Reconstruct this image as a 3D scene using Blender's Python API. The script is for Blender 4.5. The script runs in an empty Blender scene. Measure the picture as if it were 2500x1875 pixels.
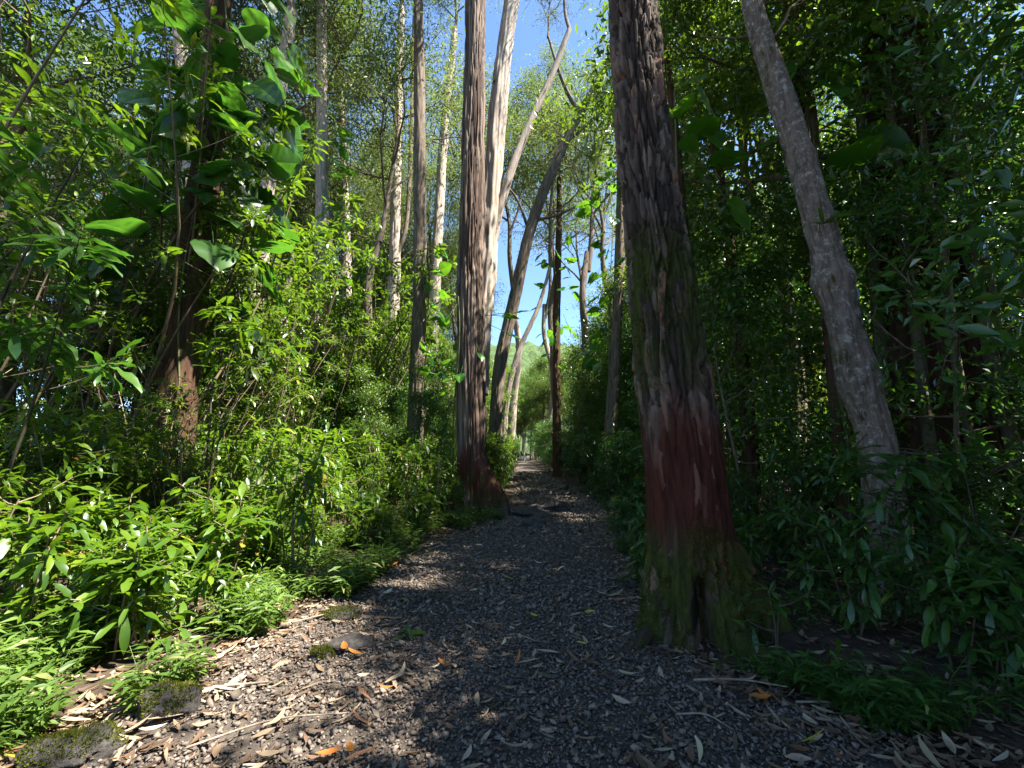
import bpy, bmesh, math, random
import numpy as np
from mathutils import Matrix, Vector

random.seed(7)
RNG = np.random.default_rng(7)
SC = bpy.context.scene
COL = SC.collection

# ------------------------------------------------------------------ camera, sky, sun, exposure
CAM_H = 1.5
cam_d = bpy.data.cameras.new('camera')
cam_d.sensor_width = 36.0
cam_d.lens = 15.1
cam_d.clip_start = 0.05
cam_d.clip_end = 3000
cam = bpy.data.objects.new('camera', cam_d)
COL.objects.link(cam)
cam.location = (0, 0, CAM_H)
cam.rotation_euler = (math.radians(90 + 9.4), 0, 0)
SC.camera = cam

SUN_AZ, SUN_EL = 108.0, 60.0          # degrees, azimuth clockwise from +Y
world = bpy.data.worlds.new('World')
SC.world = world
world.use_nodes = True
wn = world.node_tree
sky = wn.nodes.new('ShaderNodeTexSky')
sky.sky_type = 'NISHITA'
sky.sun_disc = False
sky.sun_elevation = math.radians(SUN_EL)
sky.sun_rotation = math.radians(SUN_AZ)
sky.altitude = 1200
sky.air_density = 0.9
sky.dust_density = 0.0
sky.ozone_density = 5.0
bg = wn.nodes['Background']
bg.inputs['Strength'].default_value = 0.076
wn.links.new(sky.outputs['Color'], bg.inputs['Color'])

sun_d = bpy.data.lights.new('sun', 'SUN')
sun_d.energy = 4.6
sun_d.angle = math.radians(0.53)
sun_d.color = (1.0, 0.95, 0.86)
sun = bpy.data.objects.new('sun', sun_d)
COL.objects.link(sun)
az, el = math.radians(SUN_AZ), math.radians(SUN_EL)
SUN_DIR = Vector((math.cos(el) * math.sin(az), math.cos(el) * math.cos(az), math.sin(el)))
sun.rotation_euler = SUN_DIR.to_track_quat('Z', 'Y').to_euler()
sun.location = SUN_DIR * 60

SC.view_settings.view_transform = 'Standard'
SC.view_settings.look = 'None'
SC.view_settings.gamma = 1.0
SC.view_settings.use_curve_mapping = False
SC.view_settings.exposure = 2.65
SC.cycles.max_bounces = 7
SC.cycles.diffuse_bounces = 4
SC.cycles.glossy_bounces = 3
SC.cycles.transmission_bounces = 5
SC.cycles.transparent_max_bounces = 4
SC.cycles.sample_clamp_indirect = 6.0
SC.cycles.caustics_reflective = False
SC.cycles.caustics_refractive = False

# ------------------------------------------------------------------ numeric helpers
_perm = np.random.default_rng(3).permutation(256)
_perm = np.concatenate([_perm, _perm, _perm])
_grad = np.random.default_rng(4).normal(size=(256, 3))
_grad /= np.linalg.norm(_grad, axis=1)[:, None]
_feat = np.random.default_rng(5).random((256, 4))


def _h(i, j, k):
    return _perm[(_perm[(_perm[i & 255] + j) & 255] + k) & 255]


def noise(P):
    P = np.asarray(P, float)
    I = np.floor(P).astype(int)
    f = P - I
    u = f * f * f * (f * (f * 6 - 15) + 10)
    out = 0
    for dx in (0, 1):
        wx = u[..., 0] if dx else 1 - u[..., 0]
        for dy in (0, 1):
            wy = u[..., 1] if dy else 1 - u[..., 1]
            for dz in (0, 1):
                wz = u[..., 2] if dz else 1 - u[..., 2]
                g = _grad[_h(I[..., 0] + dx, I[..., 1] + dy, I[..., 2] + dz)]
                d = (g[..., 0] * (f[..., 0] - dx) + g[..., 1] * (f[..., 1] - dy) + g[..., 2] * (f[..., 2] - dz))
                out = out + wx * wy * wz * d
    return out * 1.6


def fbm(P, octv=4):
    P = np.asarray(P, float)
    s, a = 0, 1.0
    for o in range(octv):
        s = s + a * noise(P * (2 ** o) + 17.3 * o)
        a *= 0.5
    return s


def worley(P):
    I = np.floor(P).astype(int)
    n = P.shape[0]
    f1 = np.full(n, 9.0)
    f2 = np.full(n, 9.0)
    cid = np.zeros(n)
    for dx in (-1, 0, 1):
        for dy in (-1, 0, 1):
            for dz in (-1, 0, 1):
                J = I + (dx, dy, dz)
                ft = _feat[_h(J[:, 0], J[:, 1], J[:, 2])]
                d = np.linalg.norm(J + ft[:, :3] - P, axis=1)
                m = d < f1
                f2 = np.where(m, f1, np.minimum(f2, d))
                cid = np.where(m, ft[:, 3], cid)
                f1 = np.where(m, d, f1)
    return f1, f2, cid


def sstep(a, b, x):
    t = np.clip((x - a) / (b - a), 0, 1)
    return t * t * (3 - 2 * t)


def mesh_from(name, V, F, mat=None, smooth=True, attrs=None):
    V = np.ascontiguousarray(V, dtype=np.float32)
    Fs = F if isinstance(F, (list, tuple)) else [F]
    Fs = [np.asarray(f, dtype=np.int32) for f in Fs if len(f)]
    me = bpy.data.meshes.new(name)
    me.vertices.add(len(V))
    me.vertices.foreach_set('co', V.ravel())
    loops = np.concatenate([f.ravel() for f in Fs])
    starts, off = [], 0
    for f in Fs:
        starts.append(off + np.arange(len(f)) * f.shape[1])
        off += f.size
    starts = np.concatenate(starts).astype(np.int32)
    me.loops.add(len(loops))
    me.loops.foreach_set('vertex_index', loops)
    me.polygons.add(len(starts))
    me.polygons.foreach_set('loop_start', starts)
    me.update(calc_edges=True)
    if smooth:
        me.polygons.foreach_set('use_smooth', np.ones(len(starts), dtype=bool))
    if attrs:
        for k, a in attrs.items():
            at = me.attributes.new(k, 'FLOAT', 'POINT')
            at.data.foreach_set('value', np.ascontiguousarray(a, dtype=np.float32))
    if mat:
        me.materials.append(mat)
    return me


def add(name, me, parent=None, loc=None, mat4=None, **props):
    o = bpy.data.objects.new(name, me)
    COL.objects.link(o)
    if parent is not None:
        o.parent = parent
    if mat4 is not None:
        o.matrix_basis = mat4
    if loc is not None:
        o.location = loc
    for k, v in props.items():
        if v:
            o[k] = v
    return o


def thing(name, label, category, loc, group=None, rotz=0.0, scale=1.0):
    o = bpy.data.objects.new(name, None)
    COL.objects.link(o)
    o.empty_display_size = 0.2
    o.location = loc
    o.rotation_euler = (0, 0, rotz)
    o.scale = (scale,) * 3 if not hasattr(scale, '__len__') else scale
    o['label'] = label
    o['category'] = category
    if group:
        o['group'] = group
    return o


def catmull(pts, n):
    P = np.asarray(pts, float)
    if len(P) == 2:
        t = np.linspace(0, 1, n)[:, None]
        return P[0] * (1 - t) + P[1] * t
    P = np.vstack([2 * P[0] - P[1], P, 2 * P[-1] - P[-2]])
    m = len(P) - 3
    s = np.linspace(0, m - 1e-6, n)
    i = s.astype(int)
    t = (s - i)[:, None]
    p0, p1, p2, p3 = P[i], P[i + 1], P[i + 2], P[i + 3]
    return 0.5 * (2 * p1 + (p2 - p0) * t + (2 * p0 - 5 * p1 + 4 * p2 - p3) * t ** 2 + (3 * p1 - p0 - 3 * p2 + p3) * t ** 3)


def frames(P):
    T = np.gradient(P, axis=0)
    T /= np.linalg.norm(T, axis=1)[:, None] + 1e-9
    a = np.abs(T.mean(0))
    ref = np.eye(3)[int(np.argmin(a))]
    U = np.cross(T, ref)
    U /= np.linalg.norm(U, axis=1)[:, None] + 1e-9
    W = np.cross(T, U)
    return T, U, W


def tube(P, R, seg, rmul=None):
    """rings along P with radius R; rmul (n,seg) adds metres to the radius."""
    P = np.asarray(P, float)
    n = len(P)
    T, U, W = frames(P)
    th = np.linspace(0, 2 * np.pi, seg, endpoint=False)
    r = np.asarray(R, float)[:, None] + np.zeros(seg)
    if rmul is not None:
        r = r + rmul
    V = P[:, None, :] + r[..., None] * (np.cos(th)[None, :, None] * U[:, None, :] + np.sin(th)[None, :, None] * W[:, None, :])
    V = V.reshape(-1, 3)
    i = np.arange(n - 1)[:, None] * seg
    j = np.arange(seg)[None, :]
    jn = (j + 1) % seg
    F = np.stack([i + j, i + jn, i + seg + jn, i + seg + j], -1).reshape(-1, 4)
    return V, F


class Geo:
    def __init__(self):
        self.V, self.F, self.n = [], {3: [], 4: []}, 0

    def put(self, V, F):
        F = np.asarray(F)
        self.V.append(np.asarray(V))
        self.F[F.shape[1]].append(F + self.n)
        self.n += len(V)

    def mesh(self, name, mat, smooth=True):
        Fs = [np.concatenate(f) for f in self.F.values() if f]
        return mesh_from(name, np.concatenate(self.V), Fs, mat, smooth)


def orient(d, roll):
    """leaf frames: columns side, along, normal for directions d (n,3)."""
    d = d / (np.linalg.norm(d, axis=1)[:, None] + 1e-9)
    up = np.array([0, 0, 1.0]) + 0 * d
    par = np.abs(d[:, 2]) > 0.97
    up[par] = (0.3, 0.95, 0)
    s = np.cross(d, up)
    s /= np.linalg.norm(s, axis=1)[:, None] + 1e-9
    nrm = np.cross(s, d)
    c, sn = np.cos(roll)[:, None], np.sin(roll)[:, None]
    s2 = s * c + nrm * sn
    n2 = nrm * c - s * sn
    return np.stack([s2, d, n2], -1)


def scatter(tv, tf, pos, R, sc):
    n = len(pos)
    V = np.einsum('nij,vj->nvi', R, tv) * sc[:, None, None] + pos[:, None, :]
    F = tf[None] + (np.arange(n) * len(tv))[:, None, None]
    return V.reshape(-1, 3), F.reshape(-1, tf.shape[1])


def leaf_tpl(L, W, n=5, fold=0.25, droop=0.15, wave=0.0, peak=0.55, petiole=0.06, sag=2.0):
    t = np.linspace(0, 1, n + 1)
    s = np.clip((t - petiole) / (1 - petiole), 0, 1)
    k = math.log(0.5) / math.log(peak)
    w = W / 2 * np.sin(np.pi * s ** k) ** 0.9 + 0.0025
    w[-1] = 0.0012
    z = -droop * L * t ** sag
    y = L * t * (1 - 0.12 * droop)
    wob = wave * np.sin(np.arange(n + 1) * 2.3)
    Vl = np.stack([-w, y, z + fold * w + wob], -1)
    Vc = np.stack([0 * t, y, z], -1)
    Vr = np.stack([w, y, z + fold * w - wob * 0.7], -1)
    V = np.stack([Vl, Vc, Vr], 1).reshape(-1, 3)
    F = []
    for i in range(n):
        a = 3 * i
        F += [[a, a + 1, a + 4, a + 3], [a + 1, a + 2, a + 5, a + 4]]
    return V, np.array(F)


def lobed_tpl(L, W, n=18, lobes=0, fold=0.12, droop=0.2):
    """heart-shaped climber leaf, cupped, petiole joint at the origin, optionally with split lobes."""
    t = np.linspace(-0.16, 1, n + 1)
    s = (t + 0.16) / 1.16
    w = W / 2 * (np.sin(np.pi * s ** 0.62) ** 0.8)
    if lobes:
        ph = (s * lobes) % 1.0
        w = w * (1 - 0.55 * np.exp(-((ph - 0.5) / 0.16) ** 2) * sstep(0.1, 0.3, s) * (1 - sstep(0.85, 1, s)))
    w = w + 0.004
    w[-1] = 0.003
    z = -droop * L * np.clip(t, 0, 1) ** 1.8
    inner = np.where(t < 0, 0.18 * W * (-t / 0.16) + 0.004, 0.0)
    y = L * t
    cols = []
    for sgn, fr in ((-1, 1.0), (-1, 0.55), (-1, 0.0), (1, 0.0), (1, 0.55), (1, 1.0)):
        x = inner + (w - inner) * fr
        cup = fold * w * (1.5 * fr - 1.3 * fr * fr) * 2.0 + 0.02 * L * np.sin(s * 16 + sgn) * fr * fr
        yy = y + 0.10 * L * fr * (1 - s)
        cols.append(np.stack([sgn * x, yy, z + cup], -1))
    V = np.stack(cols, 1).reshape(-1, 3)
    F = []
    for i in range(n):
        a = 6 * i
        for c in (0, 1, 3, 4):
            F.append([a + c, a + c + 1, a + c + 7, a + c + 6])
    return V, np.array(F)


def mini_leaf(L, W, fold=0.3, droop=0.1):
    V = np.array([[0, 0, 0], [-W / 2, L * 0.45, fold * W / 2], [0, L, -droop * L], [W / 2, L * 0.45, fold * W / 2]])
    F = np.array([[0, 2, 1], [0, 3, 2]])
    return V, F


# ------------------------------------------------------------------ materials
def nodes_of(m):
    m.use_nodes = True
    nt = m.node_tree
    nt.nodes.clear()
    out = nt.nodes.new('ShaderNodeOutputMaterial')
    return nt, out


def N(nt, typ, **kw):
    n = nt.nodes.new(typ)
    for k, v in kw.items():
        if k.startswith('i_'):
            n.inputs[k[2:].replace('_', ' ')].default_value = v
        else:
            setattr(n, k, v)
    return n


def ramp(nt, stops, interp='LINEAR'):
    r = nt.nodes.new('ShaderNodeValToRGB')
    r.color_ramp.interpolation = interp
    e = r.color_ramp.elements
    while len(e) < len(stops):
        e.new(0.5)
    for el_, (p, c) in zip(e, stops):
        el_.position = p
        el_.color = (*c, 1)
    return r


def leaf_mat(name, stops, trans, rough=0.4, tfac=0.38, spec=0.5):
    m = bpy.data.materials.new(name)
    nt, out = nodes_of(m)
    geo = N(nt, 'ShaderNodeNewGeometry')
    oi = N(nt, 'ShaderNodeObjectInfo')
    ad = N(nt, 'ShaderNodeMath', operation='ADD')
    fr = N(nt, 'ShaderNodeMath', operation='FRACT')
    nt.links.new(geo.outputs['Random Per Island'], ad.inputs[0])
    nt.links.new(oi.outputs['Random'], ad.inputs[1])
    nt.links.new(ad.outputs[0], fr.inputs[0])
    cr = ramp(nt, stops)
    nt.links.new(fr.outputs[0], cr.inputs[0])
    p = N(nt, 'ShaderNodeBsdfPrincipled')
    p.inputs['Roughness'].default_value = rough
    p.inputs['Specular IOR Level'].default_value = spec
    nt.links.new(cr.outputs[0], p.inputs['Base Color'])
    tr = N(nt, 'ShaderNodeBsdfTranslucent')
    mx = N(nt, 'ShaderNodeMix', data_type='RGBA')
    mx.inputs[0].default_value = 0.35
    mx.inputs[6].default_value = (*trans, 1)
    nt.links.new(cr.outputs[0], mx.inputs[7])
    nt.links.new(mx.outputs[2], tr.inputs['Color'])
    ms = N(nt, 'ShaderNodeMixShader')
    ms.inputs[0].default_value = tfac
    nt.links.new(p.outputs[0], ms.inputs[1])
    nt.links.new(tr.outputs[0], ms.inputs[2])
    nt.links.new(ms.outputs[0], out.inputs[0])
    return m


def bark_mat(name, c1, c2, c3=None, scale=6.0, zstretch=0.12, moss=0.0, moss_z=None, red=None, lichen=0.0, bump=0.35, plates=False, rough=0.9, peel=None):
    """c1/c2 vertical streaks; optional bark plates tint, moss, red peeled zone (z0,z1), lichen spots."""
    m = bpy.data.materials.new(name)
    nt, out = nodes_of(m)
    L = nt.links.new
    tc = N(nt, 'ShaderNodeTexCoord')
    mp = N(nt, 'ShaderNodeMapping')
    mp.inputs['Scale'].default_value = (scale, scale, scale * zstretch)
    L(tc.outputs['Object'], mp.inputs['Vector'])
    n1 = N(nt, 'ShaderNodeTexNoise', i_Scale=2.0, i_Detail=8.0, i_Roughness=0.65)
    L(mp.outputs[0], n1.inputs['Vector'])
    cr = ramp(nt, [(0.32, c1), (0.66, c2)])
    L(n1.outputs['Fac'], cr.inputs[0])
    col = cr.outputs[0]

    def mix(fac, a, b):
        x = N(nt, 'ShaderNodeMix', data_type='RGBA')
        if isinstance(fac, float):
            x.inputs[0].default_value = fac
        else:
            L(fac, x.inputs[0])
        for s, v in ((6, a), (7, b)):
            if isinstance(v, tuple):
                x.inputs[s].default_value = (*v, 1)
            else:
                L(v, x.inputs[s])
        return x.outputs[2]

    def math_(op, a, b, clamp=False):
        x = N(nt, 'ShaderNodeMath', operation=op, use_clamp=clamp)
        for s, v in ((0, a), (1, b)):
            if isinstance(v, (int, float)):
                x.inputs[s].default_value = v
            else:
                L(v, x.inputs[s])
        return x.outputs[0]

    def rng(v, a, b, lo=0.0, hi=1.0):
        x = N(nt, 'ShaderNodeMapRange', interpolation_type='SMOOTHSTEP')
        L(v, x.inputs[0])
        for k, q in zip((1, 2, 3, 4), (a, b, lo, hi)):
            x.inputs[k].default_value = q
        return x.outputs[0]

    sep = N(nt, 'ShaderNodeSeparateXYZ')
    L(tc.outputs['Object'], sep.inputs[0])
    z = sep.outputs[2]
    if plates:
        at = N(nt, 'ShaderNodeAttribute', attribute_name='plate')
        pr = ramp(nt, [(0.0, c1), (0.35, c1), (0.55, c2), (0.75, c3 or c2), (0.9, c3 or c2), (0.95, peel or c3 or c2)])
        L(at.outputs['Fac'], pr.inputs[0])
        col = mix(0.72, col, pr.outputs[0])
    big = N(nt, 'ShaderNodeTexNoise', i_Scale=2.2, i_Detail=6.0, i_Roughness=0.6)
    mp2 = N(nt, 'ShaderNodeMapping')
    mp2.inputs['Scale'].default_value = (1, 1, 0.4)
    L(tc.outputs['Object'], mp2.inputs['Vector'])
    L(mp2.outputs[0], big.inputs['Vector'])
    if red:
        zz = math_('ADD', z, rng(big.outputs['Fac'], 0.3, 0.7, -0.4, 0.4))
        f = math_('MULTIPLY', rng(zz, red[0] - 0.3, red[0] + 0.25), rng(zz, red[1] - 0.6, red[1] + 0.4, 1.0, 0.0))
        rc = ramp(nt, [(0.3, red[2]), (0.75, red[3])])
        L(n1.outputs['Fac'], rc.inputs[0])
        col = mix(f, col, rc.outputs[0])
        if peel:
            at2 = N(nt, 'ShaderNodeAttribute', attribute_name='plate')
            col = mix(rng(at2.outputs['Fac'], 0.80, 0.86, 0.0, 0.5), col, peel)
    if lichen > 0:
        vn = N(nt, 'ShaderNodeTexNoise', i_Scale=13.0, i_Detail=9.0, i_Roughness=0.8)
        L(tc.outputs['Object'], vn.inputs['Vector'])
        col = mix(rng(vn.outputs['Fac'], 0.60 - 0.10 * lichen, 0.72 - 0.10 * lichen, 0.0, 0.85), col, (0.42, 0.40, 0.33))
    if moss > 0:
        mn = N(nt, 'ShaderNodeTexNoise', i_Scale=3.1, i_Detail=9.0, i_Roughness=0.72)
        mp3 = N(nt, 'ShaderNodeMapping')
        mp3.inputs['Scale'].default_value = (1.5, 1.5, 0.55)
        L(tc.outputs['Object'], mp3.inputs['Vector'])
        L(mp3.outputs[0], mn.inputs['Vector'])
        f = rng(mn.outputs['Fac'], 0.6 - 0.25 * moss, 0.72 - 0.25 * moss)
        if moss_z:
            g = None
            for (a, b, c, d) in moss_z:
                w = math_('MULTIPLY', rng(z, a, b), rng(z, c, d, 1.0, 0.0))
                g = w if g is None else math_('MAXIMUM', g, w)
            f = math_('MULTIPLY', f, g)
        mc = ramp(nt, [(0.3, (0.016, 0.021, 0.005)), (0.7, (0.062, 0.068, 0.013))])
        L(n1.outputs['Fac'], mc.inputs[0])
        col = mix(f, col, mc.outputs[0])
    p = N(nt, 'ShaderNodeBsdfPrincipled')
    p.inputs['Roughness'].default_value = rough
    p.inputs['Specular IOR Level'].default_value = 0.12
    L(col, p.inputs['Base Color'])
    bp = N(nt, 'ShaderNodeBump', i_Strength=bump, i_Distance=0.02)
    n2 = N(nt, 'ShaderNodeTexNoise', i_Scale=9.0, i_Detail=6.0, i_Roughness=0.7)
    L(mp.outputs[0], n2.inputs['Vector'])
    L(n2.outputs['Fac'], bp.inputs['Height'])
    L(bp.outputs[0], p.inputs['Normal'])
    L(p.outputs[0], out.inputs[0])
    return m


def noisy_mat(name, stops, scale=8.0, rough=0.9, bump=0.3, island=0.0, detail=8.0, dist=0.01, spec=0.3, moss=None):
    m = bpy.data.materials.new(name)
    nt, out = nodes_of(m)
    L = nt.links.new
    tc = N(nt, 'ShaderNodeTexCoord')
    n1 = N(nt, 'ShaderNodeTexNoise', i_Scale=scale, i_Detail=detail, i_Roughness=0.65)
    L(tc.outputs['Object'], n1.inputs['Vector'])
    cr = ramp(nt, stops)
    if island > 0:
        geo = N(nt, 'ShaderNodeNewGeometry')
        oi = N(nt, 'ShaderNodeObjectInfo')
        a = N(nt, 'ShaderNodeMath', operation='ADD')
        L(geo.outputs['Random Per Island'], a.inputs[0])
        L(oi.outputs['Random'], a.inputs[1])
        fr = N(nt, 'ShaderNodeMath', operation='FRACT')
        L(a.outputs[0], fr.inputs[0])
        mx = N(nt, 'ShaderNodeMix', data_type='FLOAT')
        mx.inputs[0].default_value = island
        L(n1.outputs['Fac'], mx.inputs[2])
        L(fr.outputs[0], mx.inputs[3])
        L(mx.outputs[0], cr.inputs[0])
    else:
        L(n1.outputs['Fac'], cr.inputs[0])
    col = cr.outputs[0]
    if moss:
        geo2 = N(nt, 'ShaderNodeNewGeometry')
        sp = N(nt, 'ShaderNodeSeparateXYZ')
        L(geo2.outputs['Normal'], sp.inputs[0])
        nn = N(nt, 'ShaderNodeTexNoise', i_Scale=7.0, i_Detail=6.0)
        L(tc.outputs['Object'], nn.inputs['Vector'])
        ad = N(nt, 'ShaderNodeMath', operation='MULTIPLY')
        L(sp.outputs[2], ad.inputs[0])
        L(nn.outputs['Fac'], ad.inputs[1])
        mr = N(nt, 'ShaderNodeMapRange')
        L(ad.outputs[0], mr.inputs[0])
        mr.inputs[1].default_value = moss[0]
        mr.inputs[2].default_value = moss[0] + 0.1
        mx = N(nt, 'ShaderNodeMix', data_type='RGBA')
        L(mr.outputs[0], mx.inputs[0])
        L(col, mx.inputs[6])
        mx.inputs[7].default_value = (*moss[1], 1)
        col = mx.outputs[2]
    p = N(nt, 'ShaderNodeBsdfPrincipled')
    p.inputs['Roughness'].default_value = rough
    p.inputs['Specular IOR Level'].default_value = spec
    L(col, p.inputs['Base Color'])
    if bump:
        bp = N(nt, 'ShaderNodeBump', i_Strength=bump, i_Distance=dist)
        n2 = N(nt, 'ShaderNodeTexNoise', i_Scale=scale * 4, i_Detail=6.0, i_Roughness=0.7)
        L(tc.outputs['Object'], n2.inputs['Vector'])
        L(n2.outputs['Fac'], bp.inputs['Height'])
        L(bp.outputs[0], p.inputs['Normal'])
    L(p.outputs[0], out.inputs[0])
    return m


M = {}
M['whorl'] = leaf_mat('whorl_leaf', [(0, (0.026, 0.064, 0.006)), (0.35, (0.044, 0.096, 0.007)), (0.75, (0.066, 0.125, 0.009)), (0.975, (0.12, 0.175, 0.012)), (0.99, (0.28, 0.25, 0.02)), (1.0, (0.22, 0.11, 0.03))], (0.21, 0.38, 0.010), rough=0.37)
M['shade'] = leaf_mat('shade_toned_leaf', [(0, (0.028, 0.072, 0.014)), (0.6, (0.045, 0.105, 0.018)), (0.985, (0.065, 0.135, 0.022)), (1.0, (0.25, 0.25, 0.02))], (0.10, 0.28, 0.015), rough=0.3)  # darker leaf copy for the shaded side, shade carried in the colour
M['small'] = leaf_mat('small_leaf', [(0, (0.026, 0.066, 0.010)), (0.5, (0.044, 0.096, 0.013)), (1.0, (0.085, 0.14, 0.018))], (0.22, 0.36, 0.015), rough=0.36)
M['euc'] = leaf_mat('narrow_canopy_leaf', [(0, (0.045, 0.085, 0.022)), (0.5, (0.075, 0.125, 0.03)), (0.9, (0.11, 0.16, 0.04)), (1.0, (0.19, 0.21, 0.04))], (0.26, 0.34, 0.05), rough=0.55, spec=0.3)
M['aroid'] = leaf_mat('climber_leaf', [(0, (0.022, 0.085, 0.012)), (0.5, (0.035, 0.13, 0.014)), (1.0, (0.065, 0.18, 0.02))], (0.20, 0.45, 0.012), rough=0.32)
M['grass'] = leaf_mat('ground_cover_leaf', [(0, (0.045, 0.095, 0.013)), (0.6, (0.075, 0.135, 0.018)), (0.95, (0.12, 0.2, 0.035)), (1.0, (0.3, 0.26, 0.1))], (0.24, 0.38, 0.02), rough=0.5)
M['brom'] = leaf_mat('bromeliad_leaf', [(0, (0.16, 0.18, 0.02)), (0.5, (0.35, 0.22, 0.02)), (1.0, (0.40, 0.12, 0.02))], (0.5, 0.35, 0.02), rough=0.4)
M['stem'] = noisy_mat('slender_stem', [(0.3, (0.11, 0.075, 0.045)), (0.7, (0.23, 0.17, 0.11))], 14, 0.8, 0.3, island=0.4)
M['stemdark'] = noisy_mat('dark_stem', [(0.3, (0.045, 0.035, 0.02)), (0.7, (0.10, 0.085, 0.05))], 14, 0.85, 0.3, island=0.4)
M['stemgreen'] = noisy_mat('green_stem', [(0.3, (0.06, 0.08, 0.025)), (0.7, (0.13, 0.14, 0.05))], 14, 0.7, 0.2, island=0.4)
M['bark_hero'] = bark_mat('shaggy_plate_bark', (0.030, 0.021, 0.015), (0.095, 0.068, 0.050), (0.20, 0.145, 0.105), scale=7, zstretch=0.16, moss=0.75,
                          moss_z=[(-1, -0.5, 0.6, 1.0), (1.9, 2.6, 3.3, 3.8)], red=(0.5, 2.0, (0.028, 0.009, 0.006), (0.095, 0.027, 0.015)), plates=True, bump=0.5, peel=(0.24, 0.105, 0.065))
M['bark_centre'] = bark_mat('fibrous_red_brown_bark', (0.055, 0.036, 0.027), (0.14, 0.098, 0.074), (0.22, 0.165, 0.128), scale=9, zstretch=0.07, moss=0.55,
                            moss_z=[(-1, -0.5, 0.75, 1.25)], red=(0.5, 1.5, (0.045, 0.014, 0.009), (0.10, 0.036, 0.022)), plates=True, bump=0.4)
M['bark_pale'] = bark_mat('pale_fibrous_bark', (0.20, 0.15, 0.11), (0.42, 0.36, 0.30), scale=9, zstretch=0.07, moss=0.12, bump=0.4)
M['bark_grey'] = bark_mat('grey_brown_bark', (0.07, 0.052, 0.036), (0.19, 0.15, 0.115), scale=9, zstretch=0.1, moss=0.3, bump=0.4)
M['bark_dark'] = bark_mat('dark_red_bark', (0.035, 0.018, 0.012), (0.10, 0.055, 0.035), scale=8, zstretch=0.1, moss=0.35, bump=0.4)
M['bark_lichen'] = bark_mat('smooth_lichen_bark', (0.095, 0.068, 0.05), (0.25, 0.19, 0.145), scale=6, zstretch=0.35, moss=0.2, lichen=0.9, bump=0.5)
M['bark_thin'] = bark_mat('thin_trunk_bark', (0.07, 0.055, 0.035), (0.18, 0.15, 0.10), scale=9, zstretch=0.2, moss=0.2, bump=0.3)
M['stone'] = noisy_mat('gravel_stone', [(0.0, (0.048, 0.039, 0.031)), (0.45, (0.115, 0.092, 0.072)), (0.8, (0.185, 0.145, 0.115)), (1.0, (0.33, 0.24, 0.185))], 30, 0.85, 0.25, island=0.8)
M['soil'] = noisy_mat('leaf_litter_soil', [(0.25, (0.022, 0.016, 0.011)), (0.5, (0.055, 0.036, 0.022)), (0.75, (0.11, 0.075, 0.048))], 6, 0.95, 0.9, dist=0.05)
M['pathbase'] = noisy_mat('packed_grit', [(0.3, (0.045, 0.036, 0.028)), (0.55, (0.115, 0.090, 0.070)), (0.8, (0.21, 0.165, 0.128))], 16, 0.92, 1.0, dist=0.03)
M['rock'] = noisy_mat('dark_rock', [(0.25, (0.022, 0.020, 0.018)), (0.5, (0.06, 0.054, 0.048)), (0.75, (0.14, 0.125, 0.11))], 16, 0.9, 1.0, dist=0.03)
M['mossrock'] = noisy_mat('mossy_rock', [(0.3, (0.05, 0.05, 0.048)), (0.7, (0.13, 0.12, 0.115))], 9, 0.9, 0.8, dist=0.02, moss=(0.36, (0.10, 0.115, 0.014)))
M['moss'] = leaf_mat('moss_tuft', [(0, (0.03, 0.04, 0.006)), (0.7, (0.085, 0.095, 0.013)), (1, (0.15, 0.155, 0.02))], (0.16, 0.18, 0.02), rough=0.8, spec=0.1)
M['dry_tan'] = leaf_mat('dry_tan_leaf', [(0, (0.24, 0.175, 0.11)), (0.6, (0.38, 0.30, 0.19)), (1, (0.48, 0.42, 0.30))], (0.4, 0.3, 0.16), rough=0.6, tfac=0.15)
M['dry_brown'] = leaf_mat('dry_brown_leaf', [(0, (0.10, 0.05, 0.028)), (0.6, (0.19, 0.09, 0.045)), (1, (0.27, 0.13, 0.06))], (0.3, 0.12, 0.05), rough=0.6, tfac=0.12)
M['litter'] = leaf_mat('mixed_litter', [(0, (0.05, 0.03, 0.018)), (0.5, (0.12, 0.07, 0.04)), (0.8, (0.24, 0.17, 0.10)), (1, (0.36, 0.28, 0.19))], (0.25, 0.15, 0.07), rough=0.65, tfac=0.1)
M['orange'] = leaf_mat('orange_leaf', [(0, (0.42, 0.13, 0.025)), (1, (0.50, 0.2, 0.04))], (0.5, 0.18, 0.03), rough=0.5, tfac=0.2)
M['yellow'] = leaf_mat('yellow_leaf', [(0, (0.40, 0.36, 0.04)), (1, (0.5, 0.4, 0.05))], (0.5, 0.42, 0.04), rough=0.5, tfac=0.25)
M['twig'] = noisy_mat('fallen_twig', [(0.3, (0.12, 0.09, 0.065)), (0.7, (0.30, 0.24, 0.18))], 20, 0.85, 0.4)
M['hill'] = noisy_mat('forested_slope', [(0.3, (0.03, 0.06, 0.02)), (0.7, (0.09, 0.14, 0.04))], 0.12, 0.95, 1.0, dist=3.0)
M['board'] = noisy_mat('white_board', [(0.3, (0.7, 0.7, 0.68)), (0.7, (0.8, 0.8, 0.78))], 4, 0.5, 0.05)

# ------------------------------------------------------------------ terrain and path
PY = np.array([-20, -4, 1.5, 2.4, 2.8, 3.4, 4.0, 5.4, 6.5, 8, 10, 13.6, 20, 35, 60, 80])
PL = np.array([-2.9, -2.8, -2.7, -2.6, -2.5, -2.3, -2.1, -1.98, -1.8, -1.3, -.68, 0.0, 0.1, 0.3, 0.6, 1.0])
PR = np.array([2.6, 2.6, 2.4, 2.15, 1.95, 1.45, 1.35, 1.5, 1.7, 1.9, 2.2, 2.75, 2.7, 2.5, 2.5, 2.4])


def path_l(y):
    return np.interp(y, PY, PL)


def path_r(y):
    return np.interp(y, PY, PR)


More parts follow.
